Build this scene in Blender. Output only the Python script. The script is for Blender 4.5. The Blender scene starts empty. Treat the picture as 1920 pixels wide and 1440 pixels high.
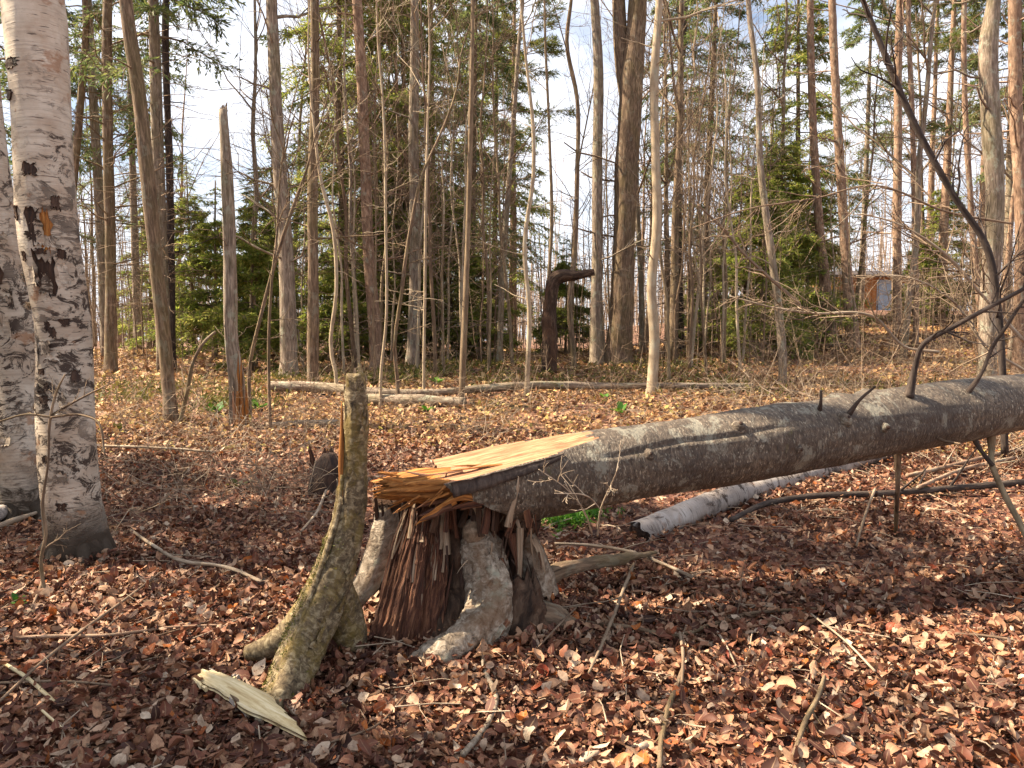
import bpy, math, random
import numpy as np

# ------------------------------------------------------------------ camera, sky, sun, exposure
scene = bpy.context.scene
COL = scene.collection
F = 1478.0                       # focal length in photograph pixels
CAMZ = 1.5
PITCH = math.atan(80.0 / F)
cam_d = bpy.data.cameras.new('camera')
cam = bpy.data.objects.new('camera', cam_d)
COL.objects.link(cam)
cam_d.sensor_width = 36.0
cam_d.lens = F / 1920.0 * 36.0
cam_d.clip_start = 0.05
cam_d.clip_end = 2000.0
cam.location = (0, 0, CAMZ)
cam.rotation_euler = (math.pi / 2 - PITCH, 0, 0)
scene.camera = cam

SUN_EL = math.radians(47)
SUN_BEHIND = math.radians(8)    # how far beyond the picture plane the sun stands (it comes from the left)
sun_dir = np.array([-math.cos(SUN_EL) * math.cos(SUN_BEHIND), math.cos(SUN_EL) * math.sin(SUN_BEHIND), math.sin(SUN_EL)])

world = bpy.data.worlds.new('World')
scene.world = world
world.use_nodes = True
wn, wl = world.node_tree.nodes, world.node_tree.links
wn.clear()
w_out = wn.new('ShaderNodeOutputWorld')
w_bg = wn.new('ShaderNodeBackground')
w_bg.inputs['Strength'].default_value = 0.05
w_sky = wn.new('ShaderNodeTexSky')
w_sky.sky_type = 'NISHITA'
w_sky.sun_disc = False
w_sky.sun_elevation = SUN_EL
w_sky.sun_rotation = math.atan2(sun_dir[0], sun_dir[1])
w_sky.air_density = 1.0
w_sky.dust_density = 1.5
# thin broken cloud over the whole sky
w_tc = wn.new('ShaderNodeTexCoord')
w_map = wn.new('ShaderNodeMapping'); w_map.inputs['Scale'].default_value = (2.2, 2.2, 4.5)
w_noise = wn.new('ShaderNodeTexNoise'); w_noise.inputs['Scale'].default_value = 1.6
w_noise.inputs['Detail'].default_value = 6; w_noise.inputs['Roughness'].default_value = 0.6
w_ramp = wn.new('ShaderNodeValToRGB')
w_ramp.color_ramp.elements[0].position = 0.32; w_ramp.color_ramp.elements[0].color = (0.1, 0.1, 0.1, 1)
w_ramp.color_ramp.elements[1].position = 0.56; w_ramp.color_ramp.elements[1].color = (0.9, 0.9, 0.9, 1)
w_mix = wn.new('ShaderNodeMixRGB'); w_mix.inputs['Color2'].default_value = (7.6, 7.7, 8.2, 1)
wl.new(w_tc.outputs['Generated'], w_map.inputs['Vector'])
wl.new(w_map.outputs['Vector'], w_noise.inputs['Vector'])
wl.new(w_noise.outputs['Fac'], w_ramp.inputs['Fac'])
wl.new(w_ramp.outputs['Color'], w_mix.inputs['Fac'])
wl.new(w_sky.outputs['Color'], w_mix.inputs['Color1'])
wl.new(w_mix.outputs['Color'], w_bg.inputs['Color'])
wl.new(w_bg.outputs['Background'], w_out.inputs['Surface'])

sun_l = bpy.data.lights.new('sun', 'SUN')
sun_l.energy = 5.0
sun_l.angle = math.radians(0.5)
sun_l.color = (1.0, 0.84, 0.62)
sun = bpy.data.objects.new('sun', sun_l)
COL.objects.link(sun)
from mathutils import Vector
sun.rotation_euler = Vector(sun_dir).to_track_quat('Z', 'Y').to_euler()
sun.location = (-20, 5, 20)

scene.view_settings.view_transform = 'Standard'
scene.view_settings.look = 'None'
scene.view_settings.exposure = 1.95
scene.view_settings.gamma = 1.0
scene.view_settings.use_curve_mapping = False
scene.render.engine = 'CYCLES'
scene.cycles.max_bounces = 5
scene.cycles.diffuse_bounces = 3
scene.cycles.glossy_bounces = 2
scene.cycles.transmission_bounces = 3
scene.cycles.transparent_max_bounces = 6
scene.cycles.use_denoising = True
scene.cycles.use_light_tree = False

# ------------------------------------------------------------------ helpers: terrain and pixel rays
CP, SP = math.cos(PITCH), math.sin(PITCH)
_ty = np.linspace(-40, 260, 3001)
_tz = np.interp(_ty, [-40, 0, 3.2, 5, 8, 12, 16, 20, 30, 60, 160, 260],
                [-0.5, -0.04, 0, 0.10, 0.34, 0.70, 0.90, 1.02, 1.18, 1.35, 1.6, 1.6])
_k = np.exp(-np.linspace(-2, 2, 25) ** 2); _k /= _k.sum()
_tz = np.convolve(np.pad(_tz, 12, mode='edge'), _k, 'valid')

def sstep(t):
    t = np.clip(t, 0, 1)
    return t * t * (3 - 2 * t)

def terr(x, y):
    x = np.asarray(x, float); y = np.asarray(y, float)
    z = np.interp(y, _ty, _tz)
    z = z + 1.7 * sstep((x - 2) / 12) * sstep((y - 14) / 24)
    z = z + 0.035 * np.sin(1.1 * x + 0.6 * y + 1.0) * np.sin(0.5 * x - 0.9 * y) + 0.02 * np.sin(2.7 * x + 1.3) * np.sin(2.2 * y + 0.4)
    # the little mound the old stump stands on
    z = z + 0.05 * np.exp(-((x + 0.3) / 0.8) ** 2 - ((y - 3.9) / 0.6) ** 2)
    return z

def ray(px, py):
    a = (px - 960.0) / F; b = -(py - 720.0) / F
    return np.array([a, CP + b * SP, -SP + b * CP])

def W(px, py, Y):
    """the point of pixel (px, py)'s ray that lies at distance Y in front of the camera"""
    d = ray(px, py)
    return np.array([0, 0, CAMZ]) + d * (Y / d[1])

def hit(px, py):
    d = ray(px, py)
    t = 1.5
    while t < 150:
        p = d * t
        if CAMZ + p[2] <= terr(p[0], p[1]):
            break
        t += 0.02
    return np.array([p[0], p[1], float(terr(p[0], p[1]))])

def pxm(Y):
    return Y / F      # metres per photograph pixel at distance Y

# ------------------------------------------------------------------ helpers: meshes
def unit(v):
    return v / np.maximum(np.linalg.norm(v, axis=-1, keepdims=True), 1e-9)

class MB:
    def __init__(self):
        self.V = []; self.B = []; self.Q = []; self.T = []; self.QM = []; self.TM = []; self.n = 0; self.UQ = []
    def add(self, v, quads=None, tris=None, bco=None, m=0, uv=None):
        v = np.asarray(v, float).reshape(-1, 3)
        self.V.append(v)
        self.B.append(v if bco is None else np.asarray(bco, float).reshape(-1, 3))
        if quads is not None and len(quads):
            q = np.asarray(quads, int).reshape(-1, 4)
            self.Q.append(q + self.n)
            self.QM.append(np.broadcast_to(np.asarray(m), (len(q),)))
            if uv is not None: self.UQ.append(uv)
        if tris is not None and len(tris):
            t = np.asarray(tris, int).reshape(-1, 3)
            self.T.append(t + self.n); self.TM.append(np.broadcast_to(np.asarray(m) if np.ndim(m) == 0 else 0, (len(t),)))
        self.n += len(v)
    def mesh(self, name, mats, smooth=True):
        V = np.concatenate(self.V); B = np.concatenate(self.B)
        Q = np.concatenate(self.Q) if self.Q else np.zeros((0, 4), int)
        T = np.concatenate(self.T) if self.T else np.zeros((0, 3), int)
        mi = np.concatenate([np.concatenate(self.QM) if self.QM else np.zeros(0, int), np.concatenate(self.TM) if self.TM else np.zeros(0, int)])
        me = bpy.data.meshes.new(name)
        me.vertices.add(len(V)); me.vertices.foreach_set('co', V.astype(np.float32).ravel())
        nl = Q.size + T.size
        me.loops.add(nl)
        me.loops.foreach_set('vertex_index', np.concatenate([Q.ravel(), T.ravel()]).astype(np.int32))
        npoly = len(Q) + len(T)
        me.polygons.add(npoly)
        ls = np.concatenate([np.arange(len(Q)) * 4, Q.size + np.arange(len(T)) * 3]).astype(np.int32)
        me.polygons.foreach_set('loop_start', ls)
        me.polygons.foreach_set('material_index', mi.astype(np.int32))
        me.polygons.foreach_set('use_smooth', np.full(npoly, smooth, bool))
        a = me.attributes.new('bco', 'FLOAT_VECTOR', 'POINT')
        a.data.foreach_set('vector', B.astype(np.float32).ravel())
        if self.UQ:
            uvl = me.uv_layers.new(name='UVMap')
            uvl.data.foreach_set('uv', np.concatenate([u.reshape(-1, 2) for u in self.UQ]).astype(np.float32).ravel())
        for mt in (mats if isinstance(mats, (list, tuple)) else [mats]):
            me.materials.append(mt)
        me.update(calc_edges=True)
        me.validate()
        return me
    def build(self, name, mats, parent=None, smooth=True):
        o = bpy.data.objects.new(name, self.mesh(name, mats, smooth))
        COL.objects.link(o)
        if parent is not None: put_under(o, parent)
        return o

def put_under(o, parent):
    o.parent = parent
    # parts are modelled in world space; keep them there
    chain = parent; off = Vector((0, 0, 0))
    while chain is not None:
        off += chain.location; chain = chain.parent
    o.location = Vector(o.location) - off

def tag(o, label=None, cat=None, group=None, kind=None):
    if label: o['label'] = label
    if cat: o['category'] = cat
    if group: o['group'] = group
    if kind: o['kind'] = kind
    return o

def empty(name, loc, label, cat, group=None):
    o = bpy.data.objects.new(name, None)
    COL.objects.link(o)
    o.location = Vector([float(c) for c in loc])
    o.empty_display_size = 0.2
    return tag(o, label, cat, group)

def noise_tab(rng, n=8):
    return rng.uniform(-1, 1, (n, 3)), rng.uniform(0, 6.28, n)

def fnoise(p, freq, seed):
    """cheap smooth noise in about -1..1"""
    r = np.random.default_rng(seed)
    out = np.zeros(p.shape[:-1])
    for i in range(7):
        k = r.normal(0, 1, 3) * freq * (1 + 0.35 * i)
        out += np.sin(p @ k + r.uniform(0, 6.28)) * (0.8 ** i)
    return out / 2.2

def resample(pts, rad, n):
    """Catmull-Rom through the points"""
    pts = np.asarray(pts, float); rad = np.asarray(rad, float)
    d = np.concatenate([[0], np.cumsum(np.linalg.norm(np.diff(pts, axis=0), axis=1))])
    s = np.linspace(0, d[-1], n)
    m = np.gradient(pts, d, axis=0) if len(pts) > 2 else np.repeat([(pts[1] - pts[0]) / d[-1]], 2, axis=0)
    i = np.clip(np.searchsorted(d, s, side='right') - 1, 0, len(d) - 2)
    h = (d[i + 1] - d[i]); t = ((s - d[i]) / h)[:, None]; h = h[:, None]
    P = (2*t**3 - 3*t**2 + 1) * pts[i] + (t**3 - 2*t**2 + t) * h * m[i] + (-2*t**3 + 3*t**2) * pts[i+1] + (t**3 - t**2) * h * m[i+1]
    return P, np.interp(s, d, rad), s

def tube(mb, pts, rad, n=12, rings=None, lump=0.0, lfreq=3.0, rough=0.0, rfreq=20.0, seed=0, cap=True, m=0, s0=0.0, ribs=0, ribamp=0.0):
    pts = np.asarray(pts, float)
    if rings is None: rings = max(4, len(pts) * 3)
    P, R, s = resample(pts, rad, rings)
    T = unit(np.gradient(P, axis=0))
    ref = np.array([0.0, 1.0, 0.0]) if abs(T[0][1]) < 0.85 else np.array([0.0, 0, 1.0])
    X = np.zeros_like(P); x = unit(np.cross(ref, T[0]))
    for i in range(len(P)):
        x = unit(x - T[i] * (x @ T[i])); X[i] = x
    Y = np.cross(T, X)
    th = np.linspace(0, 2 * np.pi, n, endpoint=False)
    dirs = np.cos(th)[None, :, None] * X[:, None] + np.sin(th)[None, :, None] * Y[:, None]
    bco = np.stack([np.cos(th)[None] * R[:, None], np.sin(th)[None] * R[:, None], np.repeat((s + s0)[:, None], n, 1)], -1)
    rr = np.repeat(R[:, None], n, 1)
    if lump: rr = rr * (1 + lump * fnoise(bco * np.array([1.0, 1.0, 0.45]), lfreq, seed))
    if rough: rr = rr + rough * fnoise(bco * np.array([1.0, 1.0, 0.3]), rfreq, seed + 1)
    if ribs: rr = rr * (1 + ribamp * np.sin(ribs * th + seed)[None] * (1 - np.clip(s / max(s[-1], 1e-6), 0, 1))[:, None])
    V = P[:, None] + dirs * rr[..., None]
    i, j = np.meshgrid(np.arange(rings - 1), np.arange(n), indexing='ij')
    j2 = (j + 1) % n
    q = np.stack([i * n + j, i * n + j2, (i + 1) * n + j2, (i + 1) * n + j], -1).reshape(-1, 4)
    v = V.reshape(-1, 3); b = bco.reshape(-1, 3)
    tris = []
    if cap:
        v = np.concatenate([v, P[:1], P[-1:]]); b = np.concatenate([b, [[0, 0, s0]], [[0, 0, s0 + s[-1]]]])
        c0, c1 = rings * n, rings * n + 1
        for k in range(n):
            tris.append((c0, (k + 1) % n, k)); tris.append((c1, (rings - 1) * n + k, (rings - 1) * n + (k + 1) % n))
    mb.add(v, q, tris, b, m)
    return P, R

def tubes(mb, P, R, n=3, m=0):
    """many thin tubes at once: P (M,K,3), R (M,K)"""
    P = np.asarray(P, float); M, K, _ = P.shape
    if M == 0: return
    T = unit(np.gradient(P, axis=1))
    ref = np.where(np.abs(T[:, :1, 2:3]) > 0.9, np.array([[[1.0, 0.2, 0]]]), np.array([[[0, 0.1, 1.0]]]))
    X = unit(np.cross(np.broadcast_to(ref, T.shape), T)); Y = np.cross(T, X)
    th = np.linspace(0, 2 * np.pi, n, endpoint=False)
    V = P[:, :, None] + (np.cos(th)[None, None, :, None] * X[:, :, None] + np.sin(th)[None, None, :, None] * Y[:, :, None]) * R[:, :, None, None]
    L = np.concatenate([np.zeros((M, 1)), np.cumsum(np.linalg.norm(np.diff(P, axis=1), axis=2), 1)], 1)
    off = np.arange(M)[:, None] * 0.37
    B = np.stack([np.cos(th) * R[..., None], np.sin(th) * R[..., None], np.repeat((L + off)[..., None], n, 2)], -1)
    mm, i, j = np.meshgrid(np.arange(M), np.arange(K - 1), np.arange(n), indexing='ij')
    j2 = (j + 1) % n; base = mm * K * n
    q = np.stack([base + i * n + j, base + i * n + j2, base + (i + 1) * n + j2, base + (i + 1) * n + j], -1).reshape(-1, 4)
    mb.add(V.reshape(-1, 3), q, None, B.reshape(-1, 3), m)

def offshoots(rng, P, R, per, tmin, tmax, ang, lfac, K=4, lift=0.15, wob=0.06, rfac=0.6, rmin=0.002, maxlen=9, horiz=0.0):
    """child branches along parents P (M,K0,3): returns (M*per, K, 3), radii"""
    M, K0, _ = P.shape
    m = np.repeat(np.arange(M), per); N = len(m)
    t = rng.uniform(tmin, tmax, N)
    f = t * (K0 - 1); i = np.clip(f.astype(int), 0, K0 - 2); fr = (f - i)[:, None]
    pos = P[m, i] * (1 - fr) + P[m, i + 1] * fr
    tan = unit(P[m, i + 1] - P[m, i])
    q = unit(np.cross(tan, rng.normal(0, 1, (N, 3))))
    a = rng.normal(ang, 0.18, N)[:, None]
    d = unit(np.cos(a) * tan + np.sin(a) * q)
    if horiz: d = unit(d * np.array([1, 1, 1 - horiz]))
    plen = np.linalg.norm(np.diff(P, axis=1), axis=2).sum(1)[m]
    L = np.minimum(plen * lfac * (1 - 0.55 * t) * rng.uniform(0.5, 1.2, N), maxlen)
    s = np.linspace(0, 1, K)[None, :, None]
    bend = rng.normal(0, wob, (N, 1, 3)) + np.array([0, 0, lift])
    jit = rng.normal(0, wob * 0.4, (N, K, 3)); jit[:, 0] = 0
    Q = pos[:, None] + L[:, None, None] * (d[:, None] * s + bend * s ** 2 + jit * s)
    r0 = np.maximum((R[m, i] * (1 - fr[:, 0]) + R[m, i + 1] * fr[:, 0]) * rfac, rmin)
    RR = r0[:, None] * np.linspace(1, 0.3, K)[None]
    return Q, np.maximum(RR, rmin * 0.6)

# ------------------------------------------------------------------ materials
def srgb(h):
    h = h.lstrip('#'); c = [int(h[i:i + 2], 16) / 255 for i in (0, 2, 4)]
    return tuple(x / 12.92 if x < 0.04045 else ((x + 0.055) / 1.055) ** 2.4 for x in c)

class MT:
    """small node-graph builder"""
    def __init__(self, name, rough=0.85):
        self.m = bpy.data.materials.new(name); self.m.use_nodes = True
        self.N = self.m.node_tree.nodes; self.L = self.m.node_tree.links
        self.N.clear()
        self.out = self.N.new('ShaderNodeOutputMaterial')
        self.b = self.N.new('ShaderNodeBsdfPrincipled')
        self.b.inputs['Roughness'].default_value = rough
        self.b.inputs['Specular IOR Level'].default_value = 0.25
        self.L.new(self.b.outputs[0], self.out.inputs[0])
    def new(self, t, **kw):
        n = self.N.new(t)
        for k, v in kw.items(): setattr(n, k, v)
        return n
    def link(self, a, b): self.L.new(a, b)
    def bco(self, scale):
        a = self.new('ShaderNodeAttribute', attribute_name='bco')
        info = self.new('ShaderNodeObjectInfo')
        mp = self.new('ShaderNodeMapping'); mp.inputs['Scale'].default_value = scale
        cmb = self.new('ShaderNodeMath', operation='MULTIPLY'); cmb.inputs[1].default_value = 57.0
        self.link(info.outputs['Random'], cmb.inputs[0])
        v = self.new('ShaderNodeCombineXYZ')
        for i in range(3): self.link(cmb.outputs[0], v.inputs[i])
        self.link(v.outputs[0], mp.inputs['Location'])
        self.link(a.outputs['Vector'], mp.inputs['Vector'])
        return mp.outputs[0]
    def noise(self, vec, scale, detail=5, rough=0.6, dist=0.0):
        n = self.new('ShaderNodeTexNoise')
        n.inputs['Scale'].default_value = scale; n.inputs['Detail'].default_value = detail
        n.inputs['Roughness'].default_value = rough; n.inputs['Distortion'].default_value = dist
        if vec is not None: self.link(vec, n.inputs['Vector'])
        return n.outputs['Fac']
    def ramp(self, fac, stops, interp='LINEAR'):
        r = self.new('ShaderNodeValToRGB'); e = r.color_ramp.elements; r.color_ramp.interpolation = interp
        while len(e) < len(stops): e.new(0.5)
        for k, (p, c) in enumerate(stops):
            e[k].position = p
            c = (c, c, c) if not hasattr(c, '__len__') else c
            e[k].color = (*c[:3], 1)
        self.link(fac, r.inputs[0])
        return r.outputs[0]
    def mix(self, fac, a, b, mode='MIX'):
        n = self.new('ShaderNodeMixRGB', blend_type=mode)
        for sock, v in ((n.inputs[0], fac), (n.inputs[1], a), (n.inputs[2], b)):
            if hasattr(v, 'is_output'): self.link(v, sock)
            elif hasattr(v, '__len__'): sock.default_value = (*v[:3], 1)
            else: sock.default_value = v
        return n.outputs[0]
    def math(self, op, a, b=0.0):
        n = self.new('ShaderNodeMath', operation=op)
        for sock, v in ((n.inputs[0], a), (n.inputs[1], b)):
            if hasattr(v, 'is_output'): self.link(v, sock)
            else: sock.default_value = v
        return n.outputs[0]
    def color(self, c): self.link(c, self.b.inputs['Base Color'])
    def bump(self, h, strength=0.5, dist=0.02):
        n = self.new('ShaderNodeBump'); n.inputs['Strength'].default_value = strength; n.inputs['Distance'].default_value = dist
        self.link(h, n.inputs['Height']); self.link(n.outputs[0], self.b.inputs['Normal'])

def bark(name, dark, mid, light, along=3.0, around=14.0, contrast=0.18, moss=0.0, mosscol=(0.12, 0.12, 0.02), bump=0.6, dist=0.02, lichen=0.0, hue=0.0, ms=(2.6, 1.2)):
    m = MT(name, 0.9)
    v = m.bco((around, around, along))
    n1 = m.noise(v, 1.0, 7, 0.65, 0.6)
    c = m.ramp(n1, [(0.5 - contrast, dark), (0.5, mid), (0.5 + contrast, light)])
    v2 = m.bco((1.5, 1.5, 0.8))
    n2 = m.noise(v2, 1.0, 4, 0.6)
    c = m.mix(m.ramp(n2, [(0.38, 0.0), (0.7, 0.45)]), c, tuple(x * 0.55 for x in mid))
    if lichen:
        v3 = m.bco((7, 7, 5)); n3 = m.noise(v3, 1.0, 6, 0.7)
        c = m.mix(m.math('MULTIPLY', m.ramp(n3, [(0.56, 0.0), (0.62, 1.0)]), lichen), c, (0.30, 0.31, 0.24))
    if moss:
        v3 = m.bco((ms[0], ms[0], ms[1])); n3 = m.noise(v3, 1.0, 6, 0.7)
        c = m.mix(m.math('MULTIPLY', m.ramp(n3, [(0.46, 0.0), (0.60, 1.0)]), moss), c, mosscol)
    if hue:
        info = m.new('ShaderNodeObjectInfo')
        c = m.mix(m.math('MULTIPLY', info.outputs['Random'], hue), c, (0.09, 0.045, 0.03))
    m.color(c)
    m.bump(n1, bump, dist)
    return m.m

BARK_GREY = bark('bark_grey', (0.065, 0.046, 0.036), (0.21, 0.16, 0.12), (0.42, 0.34, 0.265), 5, 34, 0.18, moss=0.2, lichen=0.6)
BARK_BROWN = bark('bark_brown', (0.045, 0.029, 0.02), (0.15, 0.10, 0.065), (0.32, 0.225, 0.15), 5, 36, 0.18, moss=0.25, mosscol=(0.12, 0.105, 0.025), lichen=0.25)
BARK_PINE = bark('bark_pine', (0.075, 0.04, 0.028), (0.24, 0.15, 0.10), (0.44, 0.30, 0.205), 6, 26, 0.18, lichen=0.5)
BARK_PALE = bark('bark_pale', (0.17, 0.125, 0.085), (0.34, 0.265, 0.18), (0.47, 0.38, 0.275), 5, 14, 0.24, bump=0.3, dist=0.008, lichen=0.4)
BARK_DARK = bark('bark_dark', (0.018, 0.013, 0.012), (0.055, 0.04, 0.033), (0.11, 0.085, 0.07), 8, 30)
BARK_SAPLING = bark('bark_sapling', (0.09, 0.065, 0.04), (0.22, 0.165, 0.10), (0.38, 0.30, 0.19), 6, 30, bump=0.2, dist=0.005, hue=0.6)
TWIG = bark('dead_twig', (0.09, 0.062, 0.042), (0.21, 0.15, 0.10), (0.36, 0.28, 0.20), 4, 30, bump=0.2, dist=0.004, hue=0.45)
TWIG_PALE = bark('pale_twig', (0.14, 0.10, 0.07), (0.30, 0.23, 0.165), (0.46, 0.38, 0.29), 5, 40, bump=0.3, dist=0.003)
SNAG = bark('snag_bark', (0.035, 0.025, 0.016), (0.13, 0.095, 0.055), (0.33, 0.27, 0.17), 42, 34, 0.15, moss=0.5, mosscol=(0.16, 0.11, 0.018), ms=(11, 6), bump=1.0, dist=0.01)
ROOT_PALE = bark('birch_root_bark', (0.07, 0.05, 0.036), (0.26, 0.205, 0.15), (0.46, 0.40, 0.32), 45, 26, 0.22, moss=0.3, mosscol=(0.15, 0.095, 0.04), bump=0.8, dist=0.012)

def birch(name, white, warm, darkbase=0.0, orange=0.6, scars=0.57, lent=0.585):
    m = MT(name, 0.75)
    v = m.bco((5, 5, 5)); n0 = m.noise(v, 1.0, 5, 0.6)
    c = m.ramp(n0, [(0.3, warm), (0.65, white)])
    # fine grey banding round the stem
    vb = m.bco((2.2, 2.2, 75)); nb = m.noise(vb, 1.0, 4, 0.6)
    c = m.mix(m.ramp(nb, [(0.45, 0.0), (0.75, 0.5)]), c, (0.20, 0.16, 0.13))
    vl = m.bco((10, 10, 110)); nl = m.noise(vl, 1.0, 3, 0.5)
    c = m.mix(m.ramp(nl, [(lent + 0.05, 0.0), (lent + 0.09, 0.85)]), c, (0.05, 0.035, 0.03))
    # larger black scars and flaps
    vs = m.bco((6, 6, 9)); ns = m.noise(vs, 1.0, 9, 0.78, 1.2)
    if darkbase:      # the old lower bark is far more broken than the upper
        at = m.new('ShaderNodeAttribute', attribute_name='bco'); sz = m.new('ShaderNodeSeparateXYZ'); m.link(at.outputs['Vector'], sz.inputs[0])
        ns = m.math('ADD', ns, m.ramp(m.math('DIVIDE', sz.outputs[2], 4.0), [(0.0, 0.055), (0.5, 0.045), (0.75, 0.0)]))
    sc = m.ramp(ns, [(scars, 0.0), (scars + 0.03, 1.0)])
    cl = m.noise(m.bco((1.6, 1.6, 1.1)), 1.0, 3, 0.6)
    sc = m.math('MULTIPLY', sc, m.ramp(cl, [(0.40, 0.12), (0.58, 1.0)]))
    c = m.mix(m.ramp(cl, [(0.35, 0.0), (0.7, 0.45)]), c, tuple(x * 0.6 for x in warm))
    c = m.mix(sc, c, (0.05, 0.034, 0.026))
    vo = m.bco((4, 4, 6)); no = m.noise(vo, 1.0, 5, 0.6)
    c = m.mix(m.math('MULTIPLY', m.ramp(no, [(0.62, 0.0), (0.67, 1.0)]), orange), c, (0.24, 0.10, 0.035))
    if darkbase:
        a = m.new('ShaderNodeAttribute', attribute_name='bco')
        sx = m.new('ShaderNodeSeparateXYZ'); m.link(a.outputs['Vector'], sx.inputs[0])
        z = m.math('ADD', sx.outputs[2], m.math('MULTIPLY', m.math('SUBTRACT', ns, 0.5), 1.1))
        c = m.mix(m.ramp(m.math('DIVIDE', z, darkbase * 2), [(0.32, 1.0), (0.55, 0.0)]), c, (0.045, 0.032, 0.022))
    m.color(c)
    h = m.math('ADD', m.math('MULTIPLY', nb, 0.5), m.math('MULTIPLY', sc, -0.8))
    m.bump(h, 0.6, 0.012)
    return m.m

BIRCH = birch('birch_bark', (0.60, 0.53, 0.44), (0.38, 0.285, 0.205), darkbase=0.5, scars=0.552)
BIRCH_LOG = birch('fallen_birch_bark', (0.44, 0.40, 0.37), (0.24, 0.19, 0.16), orange=0.4, scars=0.525)
OLD_BARK = bark('old_root_bark', (0.06, 0.042, 0.03), (0.25, 0.20, 0.15), (0.46, 0.40, 0.325), 34, 30, 0.16, moss=0.7, mosscol=(0.13, 0.07, 0.035), ms=(6, 4), bump=1.0, dist=0.02, lichen=0.6)
BARK_ROT = bark('rotten_bark', (0.014, 0.009, 0.007), (0.055, 0.033, 0.022), (0.15, 0.10, 0.068), 7, 26, 0.18, moss=0.5, mosscol=(0.11, 0.05, 0.025), bump=1.0, dist=0.03)
BIRCH_FAR = birch('far_birch_bark', (0.60, 0.55, 0.48), (0.42, 0.35, 0.28), scars=0.6)

# bark of the fallen trunk: grey brown, fine pale flecks running round the stem
def log_bark():
    m = MT('fallen_trunk_bark', 0.6); m.b.inputs['Specular IOR Level'].default_value = 0.45
    v = m.bco((26, 26, 60)); n1 = m.noise(v, 1.0, 6, 0.7)
    c = m.ramp(n1, [(0.32, (0.03, 0.02, 0.014)), (0.5, (0.095, 0.068, 0.046)), (0.66, (0.20, 0.15, 0.105))])
    v2 = m.bco((40, 40, 95)); n2 = m.noise(v2, 1.0, 3, 0.5)
    c = m.mix(m.ramp(n2, [(0.60, 0.0), (0.66, 0.8)]), c, (0.40, 0.345, 0.26))
    v3 = m.bco((3, 3, 2)); n3 = m.noise(v3, 1.0, 5, 0.6)
    c = m.mix(m.ramp(n3, [(0.40, 0.0), (0.62, 0.75)]), c, (0.045, 0.03, 0.022))
    v4 = m.bco((5, 5, 7)); n4 = m.noise(v4, 1.0, 7, 0.75, 0.5)
    c = m.mix(m.ramp(n4, [(0.55, 0.0), (0.60, 0.75)]), c, (0.25, 0.235, 0.185))
    c = m.mix(m.ramp(n4, [(0.30, 0.7), (0.38, 0.0)]), c, (0.10, 0.085, 0.025))
    m.color(c)
    m.bump(m.math('ADD', m.math('ADD', n1, m.math('MULTIPLY', n2, 0.4)), m.math('MULTIPLY', n4, 1.5)), 1.0, 0.02)
    return m.m
LOG_BARK = log_bark()

def wood(name, a, b, c3, along=2.0, around=55.0, bump=0.7, dist=0.01, rough=0.7):
    m = MT(name, rough)
    v = m.bco((around, around, along)); n1 = m.noise(v, 1.0, 5, 0.65, 0.3)
    c = m.ramp(n1, [(0.32, a), (0.5, b), (0.68, c3)])
    v2 = m.bco((4, 4, 2)); n2 = m.noise(v2, 1.0, 4, 0.6)
    c = m.mix(m.ramp(n2, [(0.45, 0.0), (0.75, 0.5)]), c, a)
    m.color(c); m.bump(n1, bump, dist)
    return m.m
WOOD_PALE = wood('split_wood_pale', (0.19, 0.075, 0.036), (0.35, 0.17, 0.088), (0.50, 0.285, 0.16), 1.6, 75, 0.8, 0.008)
WOOD_ORANGE = wood('split_wood_orange', (0.10, 0.035, 0.010), (0.30, 0.115, 0.025), (0.50, 0.235, 0.065), 3, 80, 1.0, 0.012)
WOOD_RED = wood('rotten_heartwood', (0.022, 0.009, 0.006), (0.095, 0.036, 0.02), (0.22, 0.105, 0.055), 3.0, 75, 1.0, 0.025)
WOOD_GREY = wood('weathered_wood', (0.09, 0.06, 0.04), (0.25, 0.18, 0.12), (0.42, 0.33, 0.24), 2.5, 50, 0.8, 0.01)
WOOD_DARK = wood('dark_punky_wood', (0.012, 0.008, 0.007), (0.045, 0.024, 0.016), (0.10, 0.055, 0.035), 3, 30, 1.0, 0.02)
WOOD_CREAM = wood('fresh_cream_wood', (0.34, 0.23, 0.10), (0.58, 0.47, 0.27), (0.72, 0.62, 0.42), 2.0, 60, 0.8, 0.006)

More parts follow.
